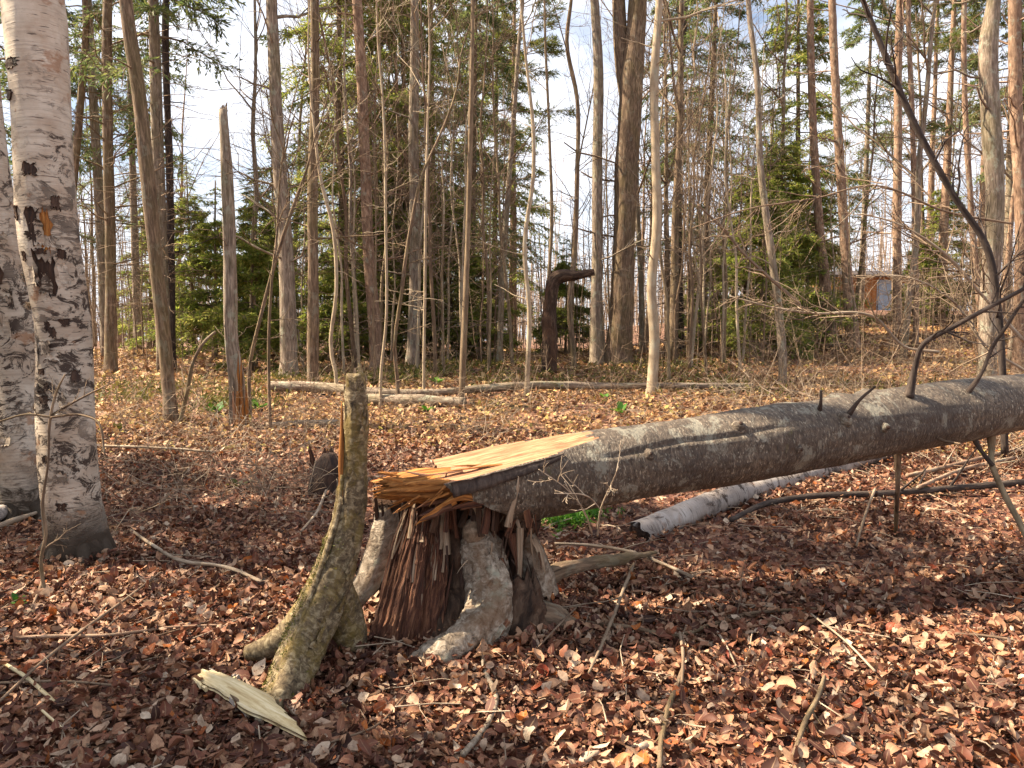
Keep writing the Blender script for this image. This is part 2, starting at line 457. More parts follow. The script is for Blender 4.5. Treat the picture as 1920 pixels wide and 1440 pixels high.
def leafmat(name, stops, trans=0.25, veins=True, rough=0.6):
    m = MT(name, rough)
    g = m.new('ShaderNodeNewGeometry'); info = m.new('ShaderNodeObjectInfo')
    r = m.math('FRACT', m.math('ADD', g.outputs['Random Per Island'], info.outputs['Random']))
    c = m.ramp(r, stops)
    if veins:
        uv = m.new('ShaderNodeUVMap'); sx = m.new('ShaderNodeSeparateXYZ'); m.link(uv.outputs[0], sx.inputs[0])
        d = m.math('ABSOLUTE', m.math('SUBTRACT', sx.outputs[0], 0.5))
        mid = m.ramp(d, [(0.02, 1.0), (0.07, 0.0)])
        w = m.math('SINE', m.math('MULTIPLY', m.math('ADD', sx.outputs[1], m.math('MULTIPLY', d, -0.8)), 48.0))
        c = m.mix(m.math('MULTIPLY', m.ramp(w, [(0.6, 0.0), (1.0, 1.0)]), 0.25), c, (0.06, 0.03, 0.018))
        c = m.mix(m.math('MULTIPLY', mid, 0.4), c, (0.45, 0.30, 0.18))
        tc = m.new('ShaderNodeTexCoord')
        n = m.noise(tc.outputs['Object'], 45, 4, 0.6)
        c = m.mix(m.ramp(n, [(0.45, 0.0), (0.72, 0.6)]), c, (0.06, 0.03, 0.02))
    m.color(c)
    t = m.new('ShaderNodeBsdfTranslucent'); m.link(c, t.inputs['Color'])
    mx = m.new('ShaderNodeMixShader'); mx.inputs[0].default_value = trans
    m.link(m.b.outputs[0], mx.inputs[1]); m.link(t.outputs[0], mx.inputs[2]); m.link(mx.outputs[0], m.out.inputs[0])
    return m.m

LITTER = leafmat('dry_leaf', [(0.0, (0.03, 0.013, 0.010)), (0.18, (0.085, 0.03, 0.02)), (0.36, (0.175, 0.06, 0.034)), (0.52, (0.235, 0.10, 0.058)),
                              (0.66, (0.31, 0.155, 0.088)), (0.80, (0.41, 0.24, 0.145)), (0.90, (0.43, 0.30, 0.21)), (0.945, (0.55, 0.44, 0.33)), (0.97, (0.42, 0.13, 0.025)), (1.0, (0.20, 0.035, 0.02))], 0.2)
LITTER_GOLD = leafmat('golden_dry_leaf', [(0.0, (0.08, 0.035, 0.02)), (0.2, (0.22, 0.095, 0.045)), (0.45, (0.36, 0.19, 0.085)), (0.7, (0.46, 0.28, 0.125)), (0.9, (0.54, 0.37, 0.17)), (1.0, (0.33, 0.30, 0.05))], 0.2)
NEEDLE = leafmat('evergreen_needles', [(0.0, (0.09, 0.14, 0.026)), (0.35, (0.185, 0.24, 0.042)), (0.7, (0.29, 0.315, 0.06)), (1.0, (0.41, 0.35, 0.10))], 0.55, False)
NEEDLE_DARK = leafmat('dark_evergreen_needles', [(0.0, (0.06, 0.10, 0.038)), (0.5, (0.125, 0.17, 0.052)), (1.0, (0.23, 0.245, 0.08))], 0.45, False)
NEEDLE_PINE = leafmat('pine_needles', [(0.0, (0.05, 0.075, 0.014)), (0.5, (0.10, 0.125, 0.024)), (1.0, (0.20, 0.18, 0.045))], 0.35, False)
GREENLEAF = leafmat('green_leaf', [(0.0, (0.035, 0.11, 0.012)), (0.6, (0.07, 0.19, 0.02)), (1.0, (0.16, 0.27, 0.03))], 0.35, False)
MOSSY = leafmat('moss_frond', [(0.0, (0.05, 0.06, 0.012)), (0.6, (0.11, 0.11, 0.02)), (1.0, (0.2, 0.17, 0.035))], 0.3, False)

def ground_mat():
    m = MT('forest_floor', 0.95)
    tc = m.new('ShaderNodeTexCoord'); p = tc.outputs['Object']
    vor = m.new('ShaderNodeTexVoronoi'); vor.inputs['Scale'].default_value = 14.0; vor.inputs['Randomness'].default_value = 1.0
    n0 = m.noise(p, 9, 4, 0.6)
    wv = m.new('ShaderNodeVectorMath', operation='ADD'); m.link(p, wv.inputs[0])
    sc = m.new('ShaderNodeVectorMath', operation='SCALE'); sc.inputs['Scale'].default_value = 0.12; m.link(n0, sc.inputs[0]); m.link(sc.outputs[0], wv.inputs[1])
    m.link(wv.outputs[0], vor.inputs['Vector'])
    sx = m.new('ShaderNodeSeparateXYZ'); m.link(vor.outputs['Color'], sx.inputs[0])
    c = m.ramp(sx.outputs[0], [(0.0, (0.035, 0.016, 0.013)), (0.3, (0.10, 0.04, 0.028)), (0.55, (0.17, 0.08, 0.052)), (0.8, (0.28, 0.16, 0.105)), (1.0, (0.38, 0.25, 0.17))])
    n1 = m.noise(p, 0.9, 5, 0.6)
    c = m.mix(m.ramp(n1, [(0.5, 0.0), (0.72, 0.55)]), c, (0.06, 0.04, 0.025))
    n2 = m.noise(p, 0.45, 6, 0.65)
    c = m.mix(m.ramp(n2, [(0.60, 0.0), (0.68, 0.5)]), c, (0.12, 0.12, 0.03))
    m.color(c)
    m.bump(m.math('ADD', vor.outputs['Distance'], m.math('MULTIPLY', n0, 0.4)), 1.0, 0.05)
    return m.m
GROUND = ground_mat()

# ------------------------------------------------------------------ ground
def nonuni(lo, hi, c, n, k):
    u = np.linspace(np.arcsinh((lo - c) / k), np.arcsinh((hi - c) / k), n)
    return c + k * np.sinh(u)
gx = nonuni(-190, 190, 0, 300, 2.5); gy = nonuni(-40, 250, 4.2, 320, 2.5)
GX, GY = np.meshgrid(gx, gy)
near = np.exp(-((GY - 5) / 9) ** 2 - (GX / 8) ** 2)
pp = np.stack([GX, GY, np.zeros_like(GX)], -1)
GZ = terr(GX, GY) + near * 0.016 * fnoise(pp, 5.0, 3)
gm = MB()
i, j = np.meshgrid(np.arange(len(gy) - 1), np.arange(len(gx) - 1), indexing='ij'); n = len(gx)
gm.add(np.stack([GX, GY, GZ], -1), np.stack([i * n + j, i * n + j + 1, (i + 1) * n + j + 1, (i + 1) * n + j], -1))
ground = gm.build('ground', GROUND)
tag(ground, 'leaf-covered forest floor of red brown fallen leaves', kind='structure')

# ------------------------------------------------------------------ leaves on the ground
LEAF_NU, LEAF_NV = 3, 5
def leaf_template(rng, pointed):
    """a curled leaf about 1 long: (NV, NU, 3)"""
    v = np.linspace(0, 1, LEAF_NV); u = np.linspace(-1, 1, LEAF_NU)
    wd = (np.sin(np.pi * np.clip(v, 0.02, 0.98) ** (0.8 if pointed else 1.0)) ** (0.75 if pointed else 0.55)) * rng.uniform(0.16, 0.36)
    curl = rng.uniform(-1.6, 2.6); fold = rng.uniform(-0.4, 1.3); tw = rng.uniform(-1.2, 1.2)
    out = np.zeros((LEAF_NV, LEAF_NU, 3))
    for a in range(LEAF_NV):
        th = curl * (v[a] - 0.5)
        L = 1.0
        cx = math.sin(th) / max(abs(curl), 1e-3) * np.sign(curl) if abs(curl) > 1e-3 else v[a] - 0.5
        cz = (1 - math.cos(th)) / curl if abs(curl) > 1e-3 else 0
        for b in range(LEAF_NU):
            y = u[b] * wd[a]
            z = abs(u[b]) * wd[a] * fold + rng.normal(0, 0.045)
            t = tw * (v[a] - 0.5)
            out[a, b] = (cx, y * math.cos(t) - z * math.sin(t), cz + y * math.sin(t) + z * math.cos(t))
    return out
rng = np.random.default_rng(11)
LEAFT = np.stack([leaf_template(rng, k % 2 == 0) for k in range(24)])       # (24,NV,NU,3)
_a, _b = np.meshgrid(np.arange(LEAF_NV - 1), np.arange(LEAF_NU - 1), indexing='ij')
LEAFQ = np.stack([_a * LEAF_NU + _b, _a * LEAF_NU + _b + 1, (_a + 1) * LEAF_NU + _b + 1, (_a + 1) * LEAF_NU + _b], -1).reshape(-1, 4)
_uvp = np.stack(np.meshgrid(np.linspace(0, 1, LEAF_NU), np.linspace(0, 1, LEAF_NV)), -1).reshape(-1, 2)
LEAFUV = _uvp[LEAFQ]                                                        # (8,4,2)

def rot_rand(rng, N, tilt):
    yaw = rng.uniform(0, 2 * np.pi, N); a = rng.normal(0, tilt, N); b = rng.normal(0, tilt, N)
    flip = rng.random(N) < 0.4
    a = np.where(flip, a + np.pi, a)
    cy, sy, ca, sa, cb, sb = np.cos(yaw), np.sin(yaw), np.cos(a), np.sin(a), np.cos(b), np.sin(b)
    Z = np.zeros(N); O = np.ones(N)
    Rz = np.stack([np.stack([cy, -sy, Z], -1), np.stack([sy, cy, Z], -1), np.stack([Z, Z, O], -1)], -2)
    Rx = np.stack([np.stack([O, Z, Z], -1), np.stack([Z, ca, -sa], -1), np.stack([Z, sa, ca], -1)], -2)
    Ry = np.stack([np.stack([cb, Z, sb], -1), np.stack([Z, O, Z], -1), np.stack([-sb, Z, cb], -1)], -2)
    return Rz @ Ry @ Rx

_Q1 = np.array([(0, 1, 4, 3), (1, 2, 5, 4), (3, 4, 7, 6), (4, 5, 8, 7)])
_UV1 = np.array([[(c, r) for r in (0, .5, 1) for c in (0, .5, 1)]]).reshape(-1, 2)[_Q1]
def add_leaves(mb, pos, size, tilt, rng, lod=0):
    N = len(pos)
    t = rng.integers(0, len(LEAFT), N)
    R = rot_rand(rng, N, tilt)
    if lod == 2:      # a folded four-cornered leaf
        base = np.stack([LEAFT[t][:, 0, 1], LEAFT[t][:, 2, 0], LEAFT[t][:, 4, 1], LEAFT[t][:, 2, 2]], 1); q0 = np.array([[0, 1, 2, 3]])
        uv = np.array([[[.5, 0], [0, .5], [.5, 1], [1, .5]]])
    elif lod == 1:
        base = LEAFT[t][:, [0, 2, 4]].reshape(N, 9, 3); q0 = _Q1; uv = _UV1
    else:
        base = LEAFT[t].reshape(N, -1, 3); q0 = LEAFQ; uv = LEAFUV
    v = np.einsum('nij,nkj->nki', R, base * size[:, None, None]) + pos[:, None]
    q = np.arange(N)[:, None, None] * base.shape[1] + q0[None]
    mb.add(v.reshape(-1, 3), q.reshape(-1, 4), uv=np.broadcast_to(uv, (N, *uv.shape)).reshape(-1, 4, 2).copy())

def scatter(rng, N, y0, y1, side, power=1.0):
    """points spread evenly over the floor between distances y0 and y1"""
    y = np.sqrt(rng.uniform(y0 ** 2, y1 ** 2, N)) if power == 1 else y0 * (y1 / y0) ** rng.random(N)
    x = rng.uniform(-1, 1, N) * (y * 0.72 + side)
    return x, y

def patchy(x, y, rng, lo=0.35):
    """thin the litter in irregular patches so the dark soil shows"""
    d = fnoise(np.stack([x, y, x * 0], -1), 2.2, 71) + 0.6 * fnoise(np.stack([x, y, x * 0], -1), 6.0, 72)
    return rng.random(len(x)) < np.clip(0.75 + 0.5 * d, lo, 1)
def spread_leaves(mb, rng, y0, y1, N, smin, smax, tilt, side, lift, lod, pw=1.3):
    x, y = scatter(rng, N, y0, y1, side)
    k = patchy(x, y, rng); x, y = x[k], y[k]; N = len(x)
    z = terr(x, y) + rng.random(N) ** 1.6 * lift + 0.006
    add_leaves(mb, np.stack([x, y, z], -1), smin + (smax - smin) * rng.random(N) ** pw, tilt, rng, lod)
rng = np.random.default_rng(5)
lm = MB()
spread_leaves(lm, rng, 1.6, 4.8, 36000, 0.025, 0.09, 0.28, 0.8, 0.03, 1)       # flat matted layer
spread_leaves(lm, rng, 1.6, 4.8, 19000, 0.022, 0.085, 0.7, 0.8, 0.06, 0)       # curled leaves on top
spread_leaves(lm, rng, 1.6, 6.0, 42000, 0.008, 0.026, 0.6, 0.8, 0.06, 2)      # crumbs
spread_leaves(lm, rng, 4.8, 9.0, 70000, 0.025, 0.08, 0.55, 1.0, 0.055, 1)
litter = lm.build('leaf_litter', LITTER, smooth=True)
tag(litter, 'litter of small dry red-brown leaves covering the near floor', 'leaf litter', kind='stuff')
lm = MB()
spread_leaves(lm, rng, 8.0, 14.0, 60000, 0.05, 0.12, 0.5, 1.5, 0.06, 2)
spread_leaves(lm, rng, 14.0, 30.0, 80000, 0.09, 0.18, 0.5, 2.0, 0.06, 2)
litter2 = lm.build('golden_leaf_litter', LITTER_GOLD, smooth=True)
tag(litter2, 'litter of golden tan leaves on the sunlit rise', 'leaf litter', kind='stuff')

# the 300 leaves that show largest lie on top of the litter as pieces of their own
rng = np.random.default_rng(8)
leaf_meshes = []
for k in range(24):
    b = MB(); b.add(LEAFT[k].reshape(-1, 3), LEAFQ, uv=LEAFUV); leaf_meshes.append(b.mesh('fallen_leaf', LITTER))
for k in range(300):
    y = 2.55 + 2.0 * rng.random() ** 1.2; x = rng.uniform(-0.72, 0.72) * y
    o = bpy.data.objects.new('fallen_leaf', leaf_meshes[k % 24]); COL.objects.link(o)
    s = rng.uniform(0.05, 0.095)
    o.scale = (s, s, s); o.rotation_euler = (rng.normal(0, 0.3) + (math.pi if rng.random() < .35 else 0), rng.normal(0, 0.3), rng.uniform(0, 6.28))
    o.location = (x, y, float(terr(x, y)) + rng.uniform(0.035, 0.06)); o.parent = ground
# ------------------------------------------------------------------ trees traced along their own trunks
def path3(path, Y, rng=None, wob=0.0, dY=None):
    pts = []; rad = []
    for k, (px, py, w) in enumerate(path):
        y = Y if dY is None else Y + dY[k]
        p = W(px, py, y)
        if rng is not None and wob: p[1] += rng.normal(0, wob)
        pts.append(p); rad.append(w * 0.5 * pxm(y))
    return np.array(pts), np.array(rad)

def make_tree(name, label, cat, path, Y, mat, top=13.0, nb=9, start=0.5, group=None, seed=0, low=6, spread=0.42, sides=12, flare=1.35, twigmat=None, fine=1, crown=True, lump=0.07, foliage=None):
    """path: (px, py, width px) from the foot upwards"""
    rng = np.random.default_rng(1000 + seed)
    pts, rad = path3(path, Y, rng, 0.03)
    if not name.startswith('birch'): rad = rad * 0.86
    x0, z0 = pts[0][0], float(terr(pts[0][0], pts[0][1]))
    if pts[0][2] > z0 + 0.05: pts = np.concatenate([[[x0, pts[0][1], z0 + 0.02]], pts]); rad = np.concatenate([[rad[0] * 1.05], rad])
    foot = pts[0].copy(); foot[2] = z0 - 0.12
    pts[0][2] = z0 + 0.02
    body = [foot]; rb = [rad[0] * flare * 1.12]
    body.append(pts[0]); rb.append(rad[0] * flare)
    h1 = pts[0] + (pts[1] - pts[0]) * min(0.25, 0.35 / max(np.linalg.norm(pts[1] - pts[0]), .1)); body.append(h1); rb.append(rad[0])
    body += list(pts[1:]); rb += list(rad[1:])
    d = unit(pts[-1] - pts[-2]); d = unit(d + np.array([0, 0, 0.6])); z = pts[-1][2]; p = pts[-1].copy(); r = rad[-1]
    H = z0 + top
    nst = 5; step = (H - z) / nst
    if step > 0.1:
        for k in range(nst):
            p = p + d * step / max(d[2], .4) + np.append(rng.normal(0, 0.05 * step, 2), 0); d = unit(d + rng.normal(0, 0.07, 3))
            body.append(p.copy()); rb.append(max(r * (1 - 0.85 * (k + 1) / nst), 0.006))
    body = np.array(body); rb = np.array(rb)
    root = empty(name, (x0, pts[0][1], z0), label, cat, group)
    mb = MB(); P, R = tube(mb, body, rb, sides, rings=max(26, int(top * 4.5)), lump=lump, lfreq=4.0, rough=0.03 * rad[0], rfreq=40, seed=seed)
    mb.build('trunk', mat, root)
    tm = twigmat or mat
    cb = MB()
    tp = P[None]; tr = R[None]
    if crown and nb:
        B1, R1 = offshoots(rng, tp, tr, nb, start, 0.97, 0.95, spread * 0.75, 6, 0.22, 0.09, 0.36, 0.008, maxlen=4.5); R1 = np.minimum(R1, 0.035)
        B2, R2 = offshoots(rng, B1, R1, 6, 0.2, 0.98, 0.75, 0.6, 4, 0.1, 0.08, 0.55, 0.005)
        tubes(cb, B1, R1, 5); tubes(cb, B2, R2, 3)
        if fine:
            B3, R3 = offshoots(rng, B2, R2, 5, 0.2, 1.0, 0.7, 0.6, 3, 0.05, 0.08, 0.6, 0.0035); tubes(cb, B3, R3, 3)
    if low:
        L1, Q1 = offshoots(rng, tp, tr, low, 0.12, 0.6, 1.35, 0.09, 5, 0.05, 0.12, 0.2, 0.006, maxlen=1.6)
        Q1 = np.minimum(Q1, 0.02)
        L2, Q2 = offshoots(rng, L1, Q1, 4, 0.25, 0.95, 0.7, 0.55, 3, 0.0, 0.1, 0.6, 0.004)
        tubes(cb, L1, Q1, 4); tubes(cb, L2, Q2, 3)
    if cb.n: cb.build('crown', tm, root)
    if foliage is not None:
        fb = MB(); tufts(fb, rng, B2[:, 1:], 16, 0.17, 0.010); fb.build('foliage', foliage, root)
    return root, P, R

def tufts(mb, rng, P, per, L, wdt, splay=0.9):
    """needle tufts: thin pointed blades round points along polylines P"""
    pts = P.reshape(-1, 3); N = len(pts) * per
    c = np.repeat(pts, per, 0) + rng.normal(0, L * 0.35, (N, 3))
    d = unit(rng.normal(0, 1, (N, 3)) + np.array([0, 0, 0.35])); s = unit(np.cross(d, rng.normal(0, 1, (N, 3))))
    l = L * rng.uniform(0.6, 1.3, N)[:, None]
    v = np.stack([c, c + d * l * 0.5 + s * wdt, c + d * l, c + d * l * 0.5 - s * wdt], 1)
    mb.add(v.reshape(-1, 3), np.arange(N * 4).reshape(-1, 4), bco=None)

def make_conifer(name, label, H, r0, cs, Lmax, nbr, mat, fol, seed, droop=0.25, dead=30, dens=1.0, blade=(0.15, 0.017), slope=0.05, bare=0.12):
    """an evergreen at the origin: trunk, crown of boughs, foliage"""
    rng = np.random.default_rng(500 + seed)
    root = empty(name, (0, 0, 0), label, 'tree')
    K = 9; zz = np.linspace(-0.15, H, K)
    tp = np.stack([rng.normal(0, 0.02, K).cumsum() * 0.6, rng.normal(0, 0.02, K).cumsum() * 0.6, zz], -1)
    mb = MB(); tube(mb, tp, np.linspace(r0, 0.012, K), 8, rings=24, lump=0.06, seed=seed); mb.build('trunk', mat, root)
    def boughs(n, lo, hi, L, dz, Kb=6):
        z = np.sort(rng.uniform(lo, hi, n)); az = np.arange(n) * 2.399 + rng.normal(0, 0.35, n)
        d = np.stack([np.cos(az), np.sin(az), np.full(n, slope) + rng.normal(0, 0.12, n)], -1)
        s = np.linspace(0, 1, Kb)[None, :, None]
        base = np.stack([np.interp(z, zz, tp[:, 0]), np.interp(z, zz, tp[:, 1]), z], -1)
        LL = (L if np.ndim(L) else np.full(n, L)) * rng.uniform(0.55, 1.15, n)
        return base[:, None] + LL[:, None, None] * (d[:, None] * s + np.array([0, 0, -dz]) * s ** 2 + rng.normal(0, 0.02, (n, Kb, 3)) * s), LL
    z = np.sort(cs + (H * 0.985 - cs) * rng.random(nbr) ** 0.85)
    shape = Lmax * np.clip((H - z) / (H - cs), 0.03, 1) ** 0.8 * np.clip((z - cs) / (0.12 * H) + 0.55, 0, 1)
    B, LL = boughs(nbr, cs, H * 0.985, 1.0, droop)
    order = np.argsort(B[:, 0, 2]); B = B[order]; B = B + (z - B[:, 0, 2])[:, None, None] * np.array([0, 0, 1.0])
    B = B[:, :1] + (B - B[:, :1]) * shape[:, None, None] / 1.0
    Rb = np.maximum(0.008 + 0.008 * shape[:, None], 0.006) * np.linspace(1, 0.3, 6)[None]
    cb = MB(); tubes(cb, B, Rb, 4)
    # side twigs carrying the needles
    per = int(38 * dens)
    m = np.repeat(np.arange(nbr), int(per * 1.25)); m = m[rng.random(len(m)) < np.clip(shape[m] / (0.55 * Lmax), 0.10, 1)]; N = len(m); t = rng.uniform(bare, 1, N)
    f = t * 5; i = np.clip(f.astype(int), 0, 4); fr = (f - i)[:, None]
    pos = B[m, i] * (1 - fr) + B[m, i + 1] * fr
    tan = unit(B[m, i + 1] - B[m, i]); side = unit(np.cross(tan, [0, 0, 1.0])) * np.where(rng.random(N) < .5, 1, -1)[:, None]
    td = unit(tan * 0.75 + side * rng.uniform(0.5, 1.0, (N, 1)) + rng.normal(0, 0.22, (N, 3)) + np.array([0, 0, -0.12]))
    tl = np.clip(shape[m] * 0.46 * (1.2 - 0.75 * t), 0.10, 0.7) * rng.uniform(0.6, 1.2, N)
    s = np.linspace(0, 1, 3)[None, :, None]
    TW = pos[:, None] + td[:, None] * tl[:, None, None] * s + np.array([0, 0, -0.12]) * tl[:, None, None] * s ** 2
    tubes(cb, TW, np.full((N, 3), 0.003), 3)
    if dead:
        D, dl = boughs(dead, 0.5, cs + 0.15 * (H - cs), min(Lmax * 0.75, 1.7), 0.12)
        Rd = np.linspace(0.010, 0.004, 6)[None].repeat(dead, 0); tubes(cb, D, Rd, 3)
        D2, R2 = offshoots(rng, D, Rd, 6, 0.2, 1.0, 0.9, 0.4, 3, -0.1, 0.12, 0.6, 0.003); tubes(cb, D2, R2, 3)
    cb.build('crown', TWIG, root)
    nb = 11
    bm = np.repeat(np.arange(N), nb); M = len(bm); u = rng.uniform(0, 1.0, M)[:, None]
    c = TW[bm, 0] * (1 - u) + TW[bm, 2] * u; fs = np.clip(shape[m][bm] / (0.4 * Lmax), 0.35, 1)
    bd = unit(td[bm] + rng.normal(0, 0.45, (M, 3))); sd = unit(np.cross(bd, rng.normal(0, 1, (M, 3)) * np.array([.5, .5, 1]) + np.array([0, 0, .8])))
    bl = (blade[0] * rng.uniform(0.6, 1.3, M) * fs)[:, None]; bw = blade[1] * fs[:, None]
    v = np.stack([c, c + bd * bl * .45 + sd * bw, c + bd * bl, c + bd * bl * .45 - sd * bw], 1)
    fb = MB(); fb.add(v.reshape(-1, 3), np.arange(M * 4).reshape(-1, 4)); fb.build('foliage', fol, root, smooth=False)
    return root

def copy_thing(root, loc, rz, sc, label=None, group=None, tilt=(0, 0)):
    r = root.copy(); COL.objects.link(r)
    r.location = loc; r.rotation_euler = (tilt[0], tilt[1], rz); r.scale = (sc, sc, sc)
    if label: r['label'] = label
    if group: r['group'] = group
    for ch in list(root.children):
        c = ch.copy(); COL.objects.link(c); c.parent = r
    return r

class Proto:
    """a first thing that is moved to its place, later ones are copies of it"""
    def __init__(self, root): self.root = root; self.used = False
    def place(self, px, Y, label, group=None, sc=1.0, rz=0.0, tilt=(0, 0), x=None):
        if x is None: x = (px - 960) / F * Y * (1 + 0.0)
        loc = (x, Y, float(terr(x, Y)))
        if not self.used:
            r = self.root; self.used = True
            r.location = loc; r.rotation_euler = (tilt[0], tilt[1], rz); r.scale = (sc, sc, sc); r['label'] = label
            if group: r['group'] = group
            return r
        return copy_thing(self.root, loc, rz, sc, label, group, tilt)

# ---- the two birches at the edge of the picture
bx, BP, BR = make_tree('birch_tree', 'thick white birch with peeling bark and an orange wound', 'tree',
    [(146, 1052, 112), (138, 960, 103), (128, 800, 95), (114, 620, 95), (98, 440, 98), (80, 220, 100), (62, 0, 102)], 5.0, BIRCH, top=11, nb=8, start=0.6, seed=1, low=0, sides=40, flare=1.28, twigmat=BARK_BROWN, lump=0.05)
b2, BP2, BR2 = make_tree('birch_tree', 'partly cut-off birch trunk with dark scars behind the thick white birch', 'tree',
    [(36, 935, 88), (38, 880, 80), (24, 700, 80), (-10, 450, 80), (-36, 200, 80), (-60, 0, 78)], 6.0, BIRCH, top=11, nb=8, start=0.6, seed=2, low=0, sides=32, flare=1.28, twigmat=BARK_BROWN, lump=0.06)

for rt0, Pt, angs in ((bx, BP, (3.6, 4.4, 5.3, 6.1)), (b2, BP2, (4.0, 5.0, 5.9))):
    for k, an in enumerate(angs):
        c = np.array([Pt[0][0], Pt[0][1], 0]); dv = np.array([math.cos(an), math.sin(an), 0]); g0 = float(terr(c[0], c[1]))
        mb = MB(); tube(mb, [c + dv * .10 + [0, 0, g0 + .16], c + dv * .17 + [0, 0, g0 + .06], c + dv * .24 + [0, 0, g0 - .01], c + dv * (.34 + .04 * k) + [0, 0, g0 - .08]], [.06, .06, .05, .03], 12, 16, lump=.25, lfreq=10, rough=.006, seed=40 + k); mb.build('root', BIRCH, rt0)

def axis_at(P, z):
    k = int(np.argmin(np.abs(P[:, 2] - z))); return P[k], k

def bark_patch(parent, P, R, z, ang, w, h, lift, mat, seed, name, curl=0.0, proud=0.004, thick=0.003):
    """a patch of bark wrapped on the trunk; curl lifts one edge off it"""
    rng = np.random.default_rng(seed)
    nu, nv = 9, 7
    u = np.linspace(-1, 1, nu); v = np.linspace(-1, 1, nv)
    out = np.zeros((2, nv, nu, 3))
    jag = rng.normal(0, 0.22, (nv, 2)); jagv = rng.normal(0, 0.2, (nu, 2))
    for a in range(nv):
        for b in range(nu):
            uu = u[b] * (1 + (jag[a, 0] if u[b] < 0 else jag[a, 1]) * abs(u[b])); vv = v[a] * (1 + (jagv[b, 0] if v[a] < 0 else jagv[b, 1]) * abs(v[a]))
            zz = z + vv * h / 2
            c = [np.interp(zz, P[:, 2], P[:, q]) for q in (0, 1)]; r = float(np.interp(zz, P[:, 2], R)) * 1.02
            th = ang + uu * w / 2 / r
            up = max((uu + 1) / 2, 0.0)
            off = proud + curl * up ** 2 + rng.normal(0, 0.0015)
            th2 = th - curl * up ** 2.5 * 2.0
            for q in (0, 1):
                rr = r + off - q * thick * (1 + 3 * (name != 'bark_curl'))
                out[q, a, b] = (c[0] + rr * math.cos(th2), c[1] + rr * math.sin(th2), zz)
    m = MB(); n0 = nu * nv
    A, Bq = np.meshgrid(np.arange(nv - 1), np.arange(nu - 1), indexing='ij')
    f = np.stack([A * nu + Bq, A * nu + Bq + 1, (A + 1) * nu + Bq + 1, (A + 1) * nu + Bq], -1).reshape(-1, 4)
    ring = [b for b in range(nu)] + [a * nu + nu - 1 for a in range(1, nv)] + [(nv - 1) * nu + b for b in range(nu - 2, -1, -1)] + [a * nu for a in range(nv - 2, 0, -1)]
    sidef = [(ring[k], ring[(k + 1) % len(ring)], n0 + ring[(k + 1) % len(ring)], n0 + ring[k]) for k in range(len(ring))]
    m.add(out.reshape(-1, 3), np.concatenate([f, f[:, ::-1] + n0, sidef]))
    return m.build(name, mat, parent)

FRONT = -math.pi / 2
pz = lambda py, Y: W(0, py, Y)[2]
bark_patch(bx, BP, BR, pz(440, 5), FRONT + 0.45, 0.05, 0.22, 0, WOOD_ORANGE, 3, 'exposed_inner_bark', proud=0.003)
bark_patch(bx, BP, BR, pz(520, 5), FRONT + 0.2, 0.10, 0.22, 0, WOOD_DARK, 4, 'dark_scar', proud=0.006)
bark_patch(bx, BP, BR, pz(430, 5), FRONT + 0.05, 0.06, 0.2, 0, WOOD_DARK, 14, 'dark_scar', proud=0.006)
bark_patch(bx, BP, BR, pz(135, 5), FRONT - 0.45, 0.10, 0.06, 0, WOOD_DARK, 5, 'dark_scar', proud=0.006)
bark_patch(bx, BP, BR, pz(190, 5), FRONT - 0.75, 0.06, 0.06, 0, WOOD_DARK, 15, 'dark_scar', proud=0.006)
bark_patch(bx, BP, BR, pz(330, 5), FRONT + 0.05, 0.07, 0.07, 0, WOOD_DARK, 6, 'dark_scar', proud=0.006)
for k in range(16):
    rr = random.Random(300 + k); bark_patch(bx, BP, BR, pz(rr.uniform(370, 960), 5), FRONT + rr.uniform(-0.7, 0.9), rr.uniform(0.03, 0.08), rr.uniform(0.02, 0.07), 0, WOOD_DARK, 320 + k, 'dark_scar', proud=0.005)
for k in range(15):
    rr = random.Random(k)
    bark_patch(bx, BP, BR, pz(rr.uniform(380, 980), 5), FRONT + rr.uniform(-1.5, 0.9), rr.uniform(0.05, 0.10), rr.uniform(0.04, 0.14), 0, BIRCH, 20 + k, 'bark_curl', curl=rr.uniform(0.012, 0.045))
for k in range(6):
    rr = random.Random(70 + k)
    bark_patch(b2, BP2, BR2, pz(rr.uniform(420, 860), 6), FRONT + rr.uniform(-0.2, 1.3), rr.uniform(0.05, 0.10), rr.uniform(0.05, 0.14), 0, BIRCH, 90 + k, 'bark_curl', curl=rr.uniform(0.012, 0.04))
bark_patch(b2, BP2, BR2, pz(500, 6), FRONT + 0.1, 0.15, 0.4, 0, WOOD_DARK, 95, 'dark_scar', proud=0.006)

